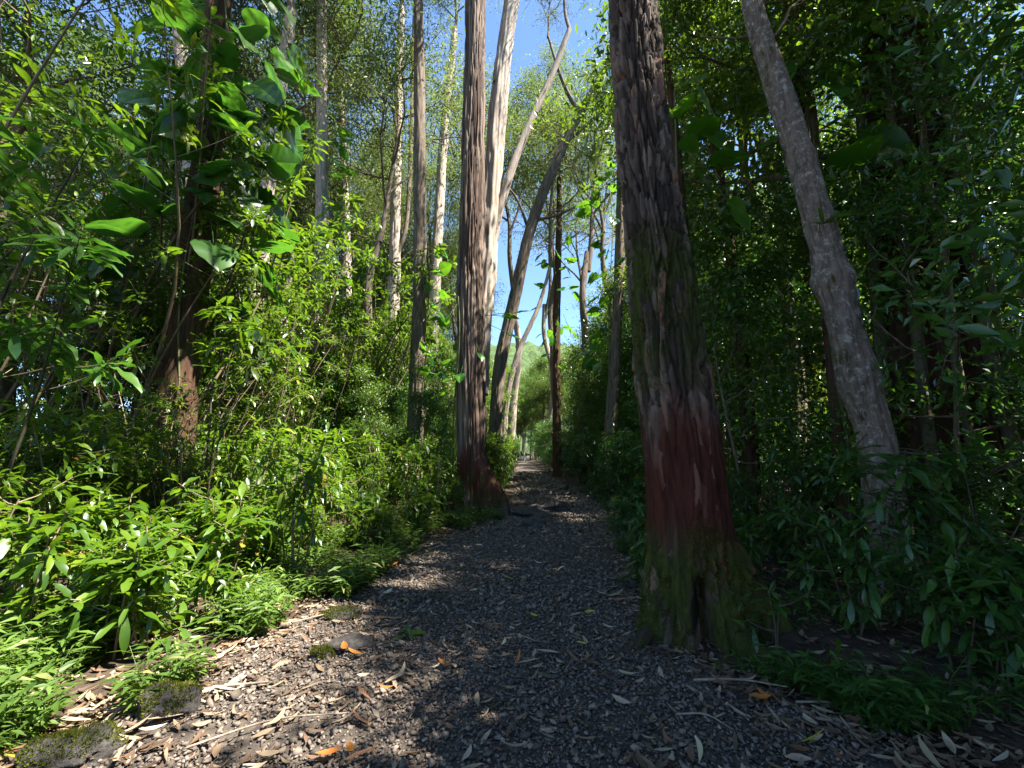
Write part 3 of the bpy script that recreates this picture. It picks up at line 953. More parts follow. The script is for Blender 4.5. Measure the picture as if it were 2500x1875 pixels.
# more trunks that can be told apart
spec_trees = [
    ('straight_tree', 'straight grey trunk with mossy stripes rising behind the shrubs left of the twin-stem tree', (-3.15, 14), [(0, 0, -.3), (0, 0, 1.9), (0, 0, 5.9), (-.22, 0, 12.9), (-.5, 0, 19)], [0.30, 0.27, 0.25, 0.22, 0.19], 'bark_grey', 0),
    ('pale_tree', 'pale sunlit trunk with a thin twin stem and shadow-dappled bark', (-6.35, 22), [(0, 0, -.3), (0, 0, 9.9), (-.25, 0, 19.4), (-.35, 0, 28)], [0.36, 0.32, 0.28, 0.2], 'bark_pale', 1),
    ('sunlit_tree', 'bright pale trunk striped by leaf shadows behind the climbing vine', (-7.5, 16), [(0, 0, -.3), (0, 0, 7.6), (-.45, 0, 14.5), (-.95, 0, 21.4)], [0.30, 0.27, 0.24, 0.2], 'bark_pale', 2),
    ('vine_covered_tree', 'dark reddish trunk draped with huge climber leaves', (-6.3, 8), [(0.05, 0, -.3), (0, 0, 4.7), (0.0, 0, 8), (-.2, 0, 11.5), (-.3, 0, 15)], [0.34, 0.30, 0.27, 0.25, 0.2], 'bark_dark', 3),
    ('distant_straight_tree', 'thin straight reddish trunk seen against blue sky beside the twin-stem tree', (-4.9, 26), [(0, 0, -.3), (0, 0, 11.4), (.3, 0, 22.6), (.85, 0, 31)], [0.40, 0.35, 0.30, 0.2], 'bark_pale', 0),
    ('distant_thin_tree', 'thin pale trunk standing behind the sunlit striped trunk', (-9.7, 24), [(0, 0, -.3), (0, 0, 10.7), (-.95, 0, 21), (-1.8, 0, 29)], [0.28, 0.25, 0.20, 0.15], 'bark_pale', 1),
    ('slim_path_tree', 'slim dark trunk at the far path edge with climber leaves near its top', (3.0, 28), [(-.1, 0, -.3), (-.1, 0, 2.7), (.03, 0, 10.2), (.3, 0, 17), (.4, 0, 21)], [0.31, 0.28, 0.25, 0.21, 0.16], 'bark_dark', 3),
    ('moss_striped_tree', 'grey mossy trunk half hidden by shade behind the huge leaning trunk', (3.65, 16), [(-.1, 0, -.3), (0, 0, 2.3), (.2, 0, 4.3), (.5, 0, 7.5), (.8, 0, 12.2), (1, 0, 16)], [0.27, 0.23, 0.21, 0.2, 0.18, 0.15], 'bark_grey', 2),
    ('white_branch_tree', 'crooked white bare trunk beyond the leaning tree', (-0.6, 27), [(-.1, 0, -.3), (.25, 0, 4.6), (1.0, 0, 7.8), (2.4, 0, 11.1), (3.2, 0, 14)], [0.24, 0.2, 0.18, 0.14, 0.1], 'bark_pale', 3),
    ('shaded_left_tree', 'brown leaning trunk in the deep shade of the leafy corner', (-9.2, 7.5), [(.4, 0, -.3), (0, 0, 3), (-.9, 0, 6.5), (-1.6, 0, 10), (-2, 0, 13)], [0.26, 0.24, 0.22, 0.18, 0.15], 'bark_grey', 2),
    ('pale_corner_tree', 'pale leaning trunk seen through big leaves left of the vine-covered trunk', (-10.5, 14), [(0, 0, -.3), (-.3, 0, 6), (-1.4, 0, 13), (-2.6, 0, 19)], [0.34, 0.3, 0.26, 0.2], 'bark_pale', 1),
    ('second_pale_tree', 'pale trunk directly behind the vine-covered trunk', (-8.2, 13), [(0, 0, -.3), (0.1, 0, 5), (0.1, 0, 11), (.3, 0, 17)], [0.3, 0.26, 0.23, 0.18], 'bark_pale', 0),
    ('shade_tree', 'dark straight trunk in shade behind the lichen-blotched trunk', (8.0, 11), [(0, 0, -.3), (0, 0, 5), (.2, 0, 8), (.3, 0, 11)], [0.3, 0.26, 0.22, 0.16], 'bark_dark', 2),
    ('dim_tree', 'dim straight trunk in the thicket between the two big right-hand trunks', (5.2, 9.5), [(0, 0, -.3), (0, 0, 4), (-.1, 0, 7), (-.2, 0, 9)], [0.17, 0.15, 0.13, 0.1], 'bark_dark', 1),
]
tops = {}
for (nm, lab, (bx, by), rel, rad, mt, cr) in spec_trees:
    bz = tz(bx, by)
    P = [(bx + p[0], by + p[1], bz + p[2]) for p in rel]
    t, top = wood_tree(nm, lab, (bx, by, bz), P, rad, M[mt], seg=44, ridge=0.035 if 'pale' in mt else 0.028, step=0.09, freq=10, stretch=0.4)
    if nm == 'vine_covered_tree':
        put_crown(t, dense[2], top - np.array((-1.0, 0.6, 0.5)), 1.5, 1.0)
        tops[nm] = t
        continue
    small = nm in ('shade_tree', 'dim_tree', 'moss_striped_tree')
    put_crown(t, (dense if small else crowns)[cr], top - np.array((0, 0, 0.3)), 0.5 if small else random.uniform(0.85, 1.15), random.uniform(0, 6))
    tops[nm] = t
# thin twin stem of the pale tree
add('limb', limb_mesh([(0.15, -0.1, 12), (0.55, -0.1, 14), (0.55, 0, 20), (0.4, 0, 28)], [0.1, 0.12, 0.11, 0.08], M['bark_grey'], seg=12, step=0.4), tops['pale_tree'])

# background forest
trunkp = []
for k in range(4):
    rg = np.random.default_rng(400 + k)
    pts = np.cumsum(rg.normal(0, 0.22, (6, 3)) * (1, 1, 0), 0)
    pts[:, 2] = np.linspace(-0.4, 11, 6)
    P = catmull(pts, 60)
    seg = 20
    th = np.linspace(0, 2 * np.pi, seg, endpoint=False)
    C = np.stack([np.cos(th)[None] + 0 * P[:, :1], np.sin(th)[None] + 0 * P[:, :1], P[:, 2:3] * 0.3 + 0 * th[None]], -1)
    V, F = tube(P, np.linspace(0.24, 0.13, 60), seg, 0.03 * fbm(C * (3, 3, 1) + k * 9, 3))
    trunkp.append((mesh_from('trunk', V, F, M['bark_pale'] if k % 2 else M['bark_grey']), pts[-1]))

LAND = [(1.6, 4, 'the huge red-footed trunk'), (-1.1, 11.6, 'the twin-stem trunk'), (4, 4.75, 'the lichen-blotched trunk'), (6.85, 6.9, 'the ribbed giant trunk'),
        (-3.15, 14, 'the straight mossy trunk'), (-6.3, 8, 'the vine-draped dark trunk'), (-7.5, 16, 'the striped sunlit trunk'), (-6.35, 22, 'the pale trunk with a thin twin'),
        (3.0, 28, 'the slim dark trunk at the path edge'), (3.65, 16, 'the moss-striped trunk'), (-0.75, 17, 'the leaning trunk over the path'), (1.2, 75, 'the far end of the path'),
        (-2.1, 2.8, 'the mossy rocks'), (-10.5, 14, 'the pale leaning corner trunk'), (-9.2, 7.5, 'the brown shaded corner trunk'), (8, 11, 'the dark straight shaded trunk'), (-4.9, 26, 'the thin reddish trunk')]


def near(x, y):
    return min(LAND, key=lambda l: (l[0] - x) ** 2 + (l[1] - y) ** 2)[2]


placed = []


def free(x, y, dmin):
    for (a, b) in placed:
        if (a - x) ** 2 + (b - y) ** 2 < dmin * dmin:
            return False
    placed.append((x, y))
    return True


def bg_tree(x, y, h, label, group, kind):
    k = random.randrange(4)
    z = tz(x, y)
    s = h / 17.0
    t = thing('forest_tree', label, 'tree', (x, y, z), group, random.uniform(0, 6.28), s)
    add('trunk', trunkp[k][0], t)
    put_crown(t, (crowns if kind == 'e' else dense)[random.randrange(4)], trunkp[k][1] - np.array((0, 0, 0.4 if kind == 'e' else 3.0)), 1.0 if kind == 'e' else 1.45, random.uniform(0, 6))


rnd = random.Random(11)
# left: tall, sunlit
n = 0
while n < 75:
    x, y = rnd.uniform(-45, -3.5), rnd.uniform(15, 62)
    if x / y > -0.10 or x / y < -1.5 or not free(x, y, 2.6):
        continue
    bg_tree(x, y, rnd.uniform(15, 25), 'tall airy tree with sunlit crown, near ' + near(x, y), 'tall trees of the sunlit forest', 'e' if rnd.random() < 0.7 else 'd')
    n += 1
# behind path end and gap: lower
n = 0
while n < 30:
    y = rnd.uniform(42, 95)
    x = rnd.uniform(-0.18, 0.34) * y
    pl, pr = float(path_l(y)), float(path_r(y))
    if pl - 1.2 < x < pr + 1.2 and y < 76 or not free(x, y, 3.5):
        continue
    bg_tree(x, y, rnd.uniform(9, 14) * (0.8 + y / 160), 'leafy low tree closing the view near ' + near(x, y), 'trees at the end of the path', 'd')
    n += 1
# right: mid and far
n = 0
while n < 40:
    x, y = rnd.uniform(4.5, 40), rnd.uniform(10, 60)
    if x / y < 0.20 or x / y > 1.7 or x < 8.5 or (x / y > 0.9 and y < 17) or not free(x, y, 3.0):
        continue
    bg_tree(x, y, rnd.uniform(11, 17), 'dense dark-leaved tree in shade near ' + near(x, y), 'trees of the shaded forest', 'd')
    n += 1

# airy crowns high against the sky over the path
for i, (x, y, h) in enumerate(((3.9, 24, 23), (-2.0, 28, 27), (6.2, 27, 25), (-0.2, 34, 29), (5.0, 36, 30), (8.4, 33, 27), (-3.9, 33, 29), (4.4, 45, 31), (9.5, 44, 30))):
    placed.append((x, y))
    k = i % 4
    s = h / 20.0
    t = thing('forest_tree', 'thin tall sparse-crowned tree near ' + near(x, y), 'tree', (x, y, tz(x, y)), 'thin trees against the sky', i * 1.3, s)
    add('trunk', trunkp[k][0], t)
    put_crown(t, airy[i % 2], trunkp[k][1] - np.array((0, 0, 1.0)), 1.15, i * 0.7)
# unseen tree added behind the viewer; its boughs shade the left bank
t, top = wood_tree('unseen_shading_tree', 'tall dark-leaved tree added out of view to shade the bank', (-3.8, -1.6, tz(-3.8, -1.6)), [(-3.8, -1.6, -0.3), (-3.6, -1.5, 5), (-3.3, -1.2, 10), (-3.0, -1.0, 13)], [0.3, 0.26, 0.22, 0.15], M['bark_grey'], seg=32, step=0.15)
OB = np.array((-3.8, -1.6, tz(-3.8, -1.6)))
for i, (q, sc_) in enumerate((((-1.6, 2.3, 13.0), 0.55), ((0.2, 3.2, 12.0), 0.42), ((-1.8, 4.2, 13.8), 0.42), ((-3.0, 1.0, 12.8), 0.5))):
    q = np.array(q)
    st_ = np.array((-3.25, -1.15, 10.2 + 0.4 * i))
    add('limb', limb_mesh(np.array([st_, (st_ + q) / 2 + (0, 0, 0.5), q]) - OB, [0.12, 0.09, 0.05], M['bark_grey'], seg=10, step=0.3), t)
    put_crown(t, dense[i], q - OB - np.array((0, 0, 0.8)), sc_, i * 1.5)
# unseen slim trees added to keep the sun off the middle of the path
t = thing('forest_tree', 'slim tree added out of view to shade the path, beside the trailhead thicket', 'tree', (6.3, 3.1, tz(6.3, 3.1)), 'trees shading the path', 0.4)
add('trunk', trunkp[0][0], t)
for q, zc in enumerate((7.3, 9.6)):
    put_crown(t, dense[q], trunkp[0][1] * (1, 1, 0) + np.array((0, 0, zc)), 0.62, q * 2.0)
placed.append((6.3, 3.1))
t = thing('forest_tree', 'slim tree added out of view to shade the path, behind the trailhead thicket', 'tree', (7.3, 2.0, tz(7.3, 2.0)), 'trees shading the path', 2.4)
add('trunk', trunkp[2][0], t)
for q, zc in enumerate((8.2, 10.0)):
    put_crown(t, dense[q + 2], trunkp[2][1] * (1, 1, 0) + np.array((0, 0, zc)), 0.58, q * 2.0)
placed.append((7.3, 2.0))
# canopy added to shade the path, partly unseen; a gap lights the rocks
for (x, y, h) in ((5.6, -2.9, 12.5), (5.4, -5.5, 12.5), (7.7, 4.8, 13.5), (6.0, 7.4, 12.2), (6.2, 10.2, 16.0), (6.4, 14.5, 11.5), (6.8, 19.0, 11.5), (7.2, 24, 12), (7.6, 30, 12), (9, -3, 13), (9, 1.5, 12.5)):
    placed.append((x, y))
    bg_tree(x, y, h, 'dark-leaved tree shading the path, near ' + near(x, y), 'trees shading the path', 'd')
for (x, y, h) in ((-1.5, 92, 14), (1.5, 88, 9), (4.5, 93, 15), (0.2, 99, 17), (3, 101, 18), (-5, 97, 18), (8, 96, 18), (1.6, 80, 8), (0.2, 82, 11), (3.4, 79, 11), (5.5, 72, 13), (-2.2, 71, 13), (-4.5, 62, 14), (6.5, 62, 15), (-3.2, 52, 12), (5.0, 50, 12), (1.8, 90, 16), (4.6, 84, 14), (-1.2, 84, 15)):
    bg_tree(x, y, h, 'leafy low tree closing the view near ' + near(x, y), 'trees at the end of the path', 'd')

# saplings walls
def sapling(x, y, h, label, group, name='sapling', idx=None):
    k = random.randrange(5) if idx is None else idx
    t = thing(name, label, 'sapling', (x, y, tz(x, y) - 0.05), group, random.uniform(0, 6.28), (h / 8 * random.uniform(0.85, 1.1), h / 8 * random.uniform(0.85, 1.1), h / 8))
    add('stem', saplings[k][0], t)
    add('foliage', saplings[k][1], t)


n = 0
while n < 66:
    y = rnd.uniform(3.0, 34)
    o = rnd.uniform(1.3, 9.5)
    x = float(path_r(y)) + o
    if x / y > 1.75 or (o < 2.6 and y < 6.5) or not free(x, y, 0.75):
        continue
    if abs(x - 6.85) < 1.1 and abs(y - 6.9) < 1.1 or (y < 3.7 and x < 7):
        continue
    sapling(x, y, rnd.uniform(6.5, 9.0) if o > 2 else rnd.uniform(3.2, 5.5), 'slender small-leaved sapling in the dark thicket near ' + near(x, y), 'saplings of the shaded thicket')
    n += 1
for (x, y, h) in ((5.2, -0.5, 12.3), (5.0, 1.0, 9.4), (5.6, 0.2, 9.6), (5.3, 1.8, 9.4)):  # saplings out of view, added so the near path stays shaded
    placed.append((x, y))
    sapling(x, y, h, 'leafy sapling added out of view to shade the path by the trailhead', 'unseen saplings shading the path', idx=2)
# unseen thicket beside and behind the viewer, placed to shade the path
n = 0
while n < 26:
    y, x = rnd.uniform(-9, 3.0), rnd.uniform(4.0, 9.0)
    if x / max(y, 0.1) < 1.5 and y > 0 or not free(x, y, 0.9):
        continue
    if 1.3 < y < 3.8 and x < 9.0:
        continue
    if -0.6 < y < 1.9 and x < 6.5:
        h = rnd.uniform(8.3, 9.3)
    else:
        h = rnd.uniform(8.5, 10.5)
    sapling(x, y, h, 'leafy sapling added out of view to shade the path by the trailhead', 'unseen saplings shading the path')
    n += 1
n = 0
while n < 44:
    y = rnd.uniform(30, 84)
    sd = rnd.choice((-1, 1))
    x = (float(path_l(y)) - rnd.uniform(0.6, 5.0)) if sd < 0 else (float(path_r(y)) + rnd.uniform(0.6, 5.0))
    if y > 77:
        x = rnd.uniform(-2, 5)
    if not free(x, y, 0.8):
        continue
    sapling(x, y, rnd.uniform(3.0, 6.5), 'bushy sapling beside the distant path near ' + near(x, y), 'saplings along the distant path')
    n += 1
n = 0
while n < 60:
    y = rnd.uniform(5.5, 40)
    o = rnd.uniform(2.2, 13)
    if y < 11 and o < 6:
        continue
    x = float(path_l(y)) - o
    if x / y < -1.75 or not free(x, y, 0.9):
        continue
    if abs(x + 1.1) < 1.2 and abs(y - 11.6) < 1.4:
        continue
    sapling(x, y, rnd.uniform(3.5, 6.5), 'slender small-leaved sapling in the sunlit thicket near ' + near(x, y), 'saplings of the sunlit thicket')
    n += 1

# ------------------------------------------------------------------ whorled shrubs
wl = [leaf_tpl(0.225, 0.050, 6, 0.25, dr, 0.009, 0.58) for dr in (0.15, 0.32, 0.55)] + [leaf_tpl(0.165, 0.046, 6, 0.2, 0.25, 0.007, 0.5)]
wl_me = {}
for mk in ('whorl', 'shade'):
    wl_me[mk] = [mesh_from('leaf', v, f, M[mk]) for v, f in wl]


def shrub_plan(seed, H, nst, lean, side, wk, bare=0.45, spread=0.35):
    """stems (tubes) and leaf list (template index, pos, R, scale)."""
    rg = np.random.default_rng(seed)
    stems = []
    leaves = []

    def whorl(p, ax, k, sz):
        ax = ax / np.linalg.norm(ax)
        a0 = rg.uniform(0, 6.28)
        u = np.cross(ax, (0.3, 0.8, 0.1))
        u /= np.linalg.norm(u)
        w = np.cross(ax, u)
        for i in range(k):
            a = a0 + i * 2.399
            e = math.radians(rg.uniform(-12, 38) + 30 * (i > k - 3))
            dd = math.cos(e) * (math.cos(a) * u + math.sin(a) * w) + math.sin(e) * ax - np.array((0, 0, 0.15))
            leaves.append((rg.integers(0, 4), p - ax * 0.012 * (k - i) + dd * 0.01, dd, rg.normal(0, 0.25), sz * rg.uniform(0.55, 1.15), len(stems) - 1))
    for s in range(nst):
        g = Geo()
        stems.append(g)
        a = rg.uniform(0, 6.28)
        h = H * rg.uniform(0.72, 1.08)
        tip = np.array([math.cos(a) * spread * h * rg.uniform(0.2, 1) + lean[0] * h, math.sin(a) * spread * h * rg.uniform(0.2, 1) + lean[1] * h, h])
        b = np.array([math.cos(a), math.sin(a), 0]) * 0.06 * rg.uniform(0, 1.5)
        mid = b * 0.5 + tip * 0.45 + np.append(rg.normal(0, 0.05 * h, 2), 0.06 * h)
        P = catmull([b - (0, 0, 0.1), mid, tip], 9)
        r0 = 0.006 + 0.0045 * h
        V, F = tube(P, np.linspace(r0, 0.004, 9), 5)
        g.put(V, F)
        whorl(tip, P[-1] - P[-2], wk, 1.0)
        for q in range(side):
            f = rg.uniform(bare, 0.97)
            i = min(int(f * 8), 7)
            p = P[i] * (1 - (f * 8 - i)) + P[i + 1] * (f * 8 - i)
            aa = rg.uniform(0, 6.28)
            ln = rg.uniform(0.12, 0.36) * (0.6 + 0.25 * H)
            e = p + np.array([math.cos(aa) * ln, math.sin(aa) * ln, ln * rg.uniform(0.1, 0.7)])
            V, F = tube(catmull([p, (p + e) / 2 + (0, 0, -0.02), e], 4), np.linspace(0.005, 0.003, 4), 4)
            g.put(V, F)
            whorl(e, (e - p) + (0, 0, ln * 0.7), int(wk * rg.uniform(0.55, 0.95)), rg.uniform(0.7, 1.0))
    return stems, leaves


def leaf_geo(leaves):
    g = Geo()
    for k in range(4):
        L_ = [l for l in leaves if l[0] == k]
        if L_:
            R = orient(np.array([l[2] for l in L_]), np.array([l[3] for l in L_]))
            V, F = scatter(wl[k][0], wl[k][1], np.array([l[1] for l in L_]), R, np.array([l[4] for l in L_]))
            g.put(V, F)
    return g


shrubs = {}
for key, n_p, H, nst, side, wk, bare in (('low', 4, 0.75, 4, 3, 13, 0.3), ('mid', 4, 1.5, 5, 5, 13, 0.35), ('tall', 4, 5.2, 6, 10, 14, 0.42)):
    for k in range(n_p):
        gs, lv = shrub_plan(500 + 31 * k + len(key), H, nst, (0.26, -0.04) if key == 'tall' else (0, 0), side, wk, bare)
        gl = leaf_geo(lv)
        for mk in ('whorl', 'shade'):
            sm = M['stem'] if mk == 'whorl' else M['stemdark']  # shaded shrubs get the darker copy of the stem colour too
            allg = Geo()
            for q in gs:
                for v_, f_ in zip([np.concatenate(q.V)], [np.concatenate(q.F[4])]):
                    allg.put(v_, f_)
            shrubs[(key, k, mk)] = (allg.mesh('stem', sm), gl.mesh('foliage', M[mk]), lv, [q.mesh('stem', sm) for q in gs] if key != 'tall' else None)

SHRUB_LAB = {
    ('low', 'whorl'): ('low bright whorl-leaved shrub near ', 'low shrubs along the sunlit path edge'),
    ('mid', 'whorl'): ('waist-high glossy whorl-leaved shrub in sun near ', 'waist-high shrubs of the sunlit undergrowth'),
    ('tall', 'whorl'): ('tall whorl-leaved shrub on slanting bare stems near ', 'tall slanting shrubs of the sunlit thicket'),
    ('low', 'shade'): ('low dark whorl-leaved shrub in shade near ', 'low shrubs of the shaded edge'),
    ('mid', 'shade'): ('waist-high dark whorl-leaved shrub in shade near ', 'waist-high shrubs of the shaded undergrowth'),
    ('tall', 'shade'): ('tall dark whorl-leaved shrub in shade near ', 'tall shrubs of the shaded thicket'),
}


def put_shrub(key, mk, x, y, scale=1.0, single=False, rot=None):
    k = random.randrange(4)
    st, fo, lv, st1 = shrubs[(key, k, mk)]
    lab, grp = SHRUB_LAB[(key, mk)]
    rot = random.uniform(0, 6.28) if rot is None else rot
    sw = 'small ' if scale < 0.88 else ('spreading ' if scale > 1.08 else '')
    t = thing({'low': 'low_shrub', 'mid': 'whorled_shrub', 'tall': 'tall_shrub'}[key], sw + lab + near(x, y), 'shrub', (x, y, tz(x, y) - 0.02), grp, rot, scale)
    if not single:
        add('stem', st, t)
        add('foliage', fo, t, kind='stuff')
        return
    stems = [add('stem', q, t) for q in st1]
    R = orient(np.array([l[2] for l in lv]), np.array([l[3] for l in lv]))
    for l, r in zip(lv, R):
        m4 = Matrix(((*(r[0] * l[4]), l[1][0]), (*(r[1] * l[4]), l[1][1]), (*(r[2] * l[4]), l[1][2]), (0, 0, 0, 1)))
        add('leaf', wl_me[mk][l[0]], stems[l[5]], mat4=m4)


placed2 = []


def free2(x, y, dmin):
    for (a, b) in placed2:
        if (a - x) ** 2 + (b - y) ** 2 < dmin * dmin:
            return False
    placed2.append((x, y))
    return True


def clear_of_trees(x, y):
    return not ((abs(x - 1.62) < 0.75 and abs(y - 4.0) < 0.75) or (abs(x + 0.95) < 1.0 and abs(y - 11.5) < 1.0) or (abs(x - 6.85) < 1.0 and abs(y - 6.9) < 1.0) or (abs(x - 4.0) < 0.35 and abs(y - 4.75) < 0.35))


rs = random.Random(5)
n_single = 0
# left bank
for key, cnt, o0, o1, y0, y1, dm in (('low', 90, 0.4, 2.4, 3.4, 22, 0.30), ('mid', 122, 0.6, 5.5, 3.4, 22, 0.42), ('tall', 92, 1.9, 9.0, 3.6, 24, 0.72)):
    n = tries = 0
    while n < cnt and tries < 6000:
        tries += 1
        y = y0 + (y1 - y0) * rs.random() ** 1.7
        x = float(path_l(y)) - rs.uniform(o0, o1)
        if x / y < -1.6 or not clear_of_trees(x, y) or not free2(x, y, dm):
            continue
        if key == 'tall' and (y < 4.0 and x > -3.6):
            continue
        sgl = key != 'tall' and math.hypot(x, y) < 5.6
        put_shrub(key, 'whorl', x, y, rs.uniform(0.6, 1.3) * (1.0 if key != 'tall' else 1.0 + 0.06 * max(0, -x - 3)), sgl, rs.uniform(-0.7, 0.7) if key == 'tall' else None)
        n += 1
        n_single += sgl
# right side
for key, cnt, o0, o1, y0, y1, dm in (('low', 75, 0.2, 2.4, 3.1, 20, 0.32), ('mid', 80, 0.6, 6.0, 3.0, 24, 0.5), ('tall', 26, 1.6, 8.0, 4.5, 26, 1.0)):
    n = tries = 0
    while n < cnt and tries < 6000:
        tries += 1
        y = y0 + (y1 - y0) * rs.random() ** 1.7
        x = float(path_r(y)) + rs.uniform(o0, o1)
        if x / y > 1.6 or not clear_of_trees(x, y) or not free2(x, y, dm):
            continue
        if y < 4.5 and x < (2.75 if key != 'low' else 2.45):
            continue
        sgl = key != 'tall' and math.hypot(x, y) < 5.4
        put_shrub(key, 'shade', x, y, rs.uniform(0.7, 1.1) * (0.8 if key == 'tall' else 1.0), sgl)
        n += 1
        n_single += sgl

# shrubs that hide the foot of the vine-draped trunk and line the distant path
for (x, y, sc_) in ((-4.9, 6.2, 0.55), (-5.4, 6.6, 0.62), (-4.4, 5.8, 0.45), (-5.9, 6.9, 0.6)):
    put_shrub('tall', 'whorl', x, y, sc_)
for i in range(56):
    y = 13 + 24 * rs.random()
    sd = 1 if i % 2 else -1
    o = rs.uniform(0.15, 1.3)
    x = float(path_r(y)) + o if sd > 0 else float(path_l(y)) - o
    if clear_of_trees(x, y):
        put_shrub('mid', 'shade' if sd > 0 else 'whorl', x, y, rs.uniform(0.8, 1.5))
# sunlit growth beyond the ribbed giant
for (x, y, sc_) in ((10.5, 8.0, 1.0), (11.5, 9.6, 1.1), (12.5, 8.4, 1.0), (9.8, 9.8, 0.9), (13.5, 10.5, 1.2), (11.0, 6.9, 0.9), (14.5, 9.0, 1.1)):
    put_shrub('tall', 'whorl', x, y, sc_)
# ------------------------------------------------------------------ distant slope
hx, hy = np.linspace(-200, 200, 270), np.linspace(118, 415, 110)
X, Y = np.meshgrid(hx, hy)
Q = np.stack([X, Y, 0 * X], -1)
f1, f2, cid = worley(Q.reshape(-1, 3) * (0.11, 0.11, 0.0) + 0.5)
dome = (1 - np.clip(f1, 0, 1) ** 2) * (3.0 + 6.0 * cid)
Z = 112 * sstep(120, 400, Y) * (0.8 + 0.35 * noise(Q * 0.006 + 4)) + dome.reshape(X.shape) + 1.8 * fbm(Q * 0.35, 3) - 3
n_ = len(hx)
ii = (np.arange(len(hy) - 1)[:, None] * n_ + np.arange(n_ - 1)[None, :]).reshape(-1)
add('hillside', mesh_from('hillside', np.stack([X, Y, Z], -1).reshape(-1, 3), np.stack([ii, ii + 1, ii + 1 + n_, ii + n_], -1), M['hill']), kind='structure', label='forested mountain slope beyond the trees')

# ------------------------------------------------------------------ climbers
def with_petiole(tp, L, k=0.8):
    v, f = tp
    g = Geo()
    g.put(v, f)
    P = catmull([(0, -k * L, 0.22 * L), (0, -0.4 * k * L, 0.12 * L), (0, 0, 0)], 5)
    V, F = tube(P, np.full(5, 0.006), 4)
    g.put(V, F)
    return g


heart = [with_petiole(lobed_tpl(0.5, 0.40, 9, 0, droop=d_), 0.5).mesh('leaf', M['aroid']) for d_ in (0.12, 0.3)]
split = [with_petiole(lobed_tpl(0.55, 0.46, 26, lb, droop=d_), 0.55).mesh('leaf', M['aroid']) for lb, d_ in ((5, 0.15), (7, 0.3))]
small_heart = [with_petiole(lobed_tpl(0.30, 0.24, 8, 0, droop=d_), 0.42, 1.3).mesh('leaf', M['aroid']) for d_ in (0.12, 0.3)]


def climber(label, x, y, z0, z1, r, n, meshes, size, face, spread=80, seed=0, lean=(0, 0)):
    """vine up a trunk of radius r at x, y from z0 to z1; leaves mostly towards the angle face (degrees)."""
    rg = np.random.default_rng(900 + seed)
    zb = tz(x, y)
    t = thing('climbing_vine', label, 'vine', (x, y, zb), 'climbing vines')
    zs_ = np.linspace(0.0, z1, 24)
    a = math.radians(face) + 0.5 * np.sin(zs_ * 0.8 + seed)
    P = np.stack([np.cos(a) * (r + 0.02) + lean[0] * zs_, np.sin(a) * (r + 0.02) + lean[1] * zs_, zs_], -1)
    V, F = tube(catmull(P, 80), np.full(80, 0.018), 6)
    add('stem', mesh_from('stem', V, F, M['stemgreen']), t)
    for k in range(n):
        z = rg.uniform(z0, z1)
        aa = math.radians(face + rg.normal(0, spread * 0.6))
        out = np.array([math.cos(aa), math.sin(aa), 0])
        sz = size * rg.uniform(0.6, 1.2)
        d = out * rg.uniform(0.5, 1.0) + (0, 0, rg.uniform(-0.9, 0.25))
        R = orient(d[None], np.array([rg.normal(0, 0.5)]))[0]
        p = out * (r + sz * rg.uniform(0.3, 0.62)) + np.array([lean[0] * z, lean[1] * z, z + 0.1])
        R = R * sz
        add('leaf', meshes[rg.integers(0, len(meshes))], t, mat4=Matrix(((*R[0], p[0]), (*R[1], p[1]), (*R[2], p[2]), (0, 0, 0, 1))))
    return t


shade_heart = [with_petiole(lobed_tpl(0.5, 0.40, 9, 0, droop=d_), 0.5).mesh('leaf', M['shade']) for d_ in (0.12, 0.3, 0.45)]  # climber leaves given the darker colour to stand for shade from above
shade_split = [with_petiole(lobed_tpl(0.55, 0.46, 26, 6, droop=0.25), 0.55).mesh('leaf', M['shade'])]
climber('climber with huge drooping leaves covering the dark reddish trunk', -6.3, 8, 4.0, 12.2, 0.30, 115, shade_heart + shade_split, 1.6, -50, 120, 1)
climber('climber with bright split leaves on the striped sunlit trunk', -7.55, 16, 7.0, 14.5, 0.28, 34, split, 1.25, -10, 45, 2, (-0.02, 0))
climber('climber with fresh yellow-green leaves on the straight mossy trunk', -3.15, 14, 3.2, 8.6, 0.28, 26, heart, 1.0, -20, 45, 3)
climber('sparse climber with long-stalked heart leaves on the twin-stem trunk', -1.13, 11.6, 2.6, 5.8, 0.40, 19, small_heart, 1.3, -150, 150, 4, (-0.015, 0))
climber('climber with round leaves on the slim dark trunk', 3.0, 28, 6.5, 17.0, 0.26, 44, heart, 1.5, -90, 130, 5)
climber('dark climber hanging on the moss-striped trunk', 3.75, 16, 4.5, 13.0, 0.25, 40, heart + split, 1.1, 200, 90, 6, (0.04, 0))
# thin trunks that carry further climbers behind the huge trunk and the lichen tree
for i, (nm, lab, x, y, H, r) in enumerate((('thin_vine_tree', 'thin trunk hidden by big leaves right behind the huge red-footed trunk', 2.75, 6.6, 9, 0.08),
                                           ('thin_shade_tree', 'thin dark trunk with big climber leaves behind the lichen-blotched trunk', 4.75, 6.3, 10, 0.09))):
    z = tz(x, y)
    t, top = wood_tree(nm, lab, (x, y, z), [(x, y, z - 0.2), (x + .1, y, z + H * .5), (x, y, z + H)], [r * 1.3, r, r * 0.7], M['bark_dark'], seg=24, ridge=0.01)
    put_crown(t, dense[i], top - np.array((0, 0, 0.6)), 0.3, 1.0)
climber('cluster of big bright climber leaves just behind the huge red-footed trunk', 2.75, 6.6, 4.6, 7.6, 0.09, 16, heart, 1.1, -70, 70, 7)
climber('climber with very large leaves behind the top of the lichen-blotched trunk', 4.75, 6.3, 5.2, 10, 0.10, 22, heart + split, 1.5, -80, 90, 8)

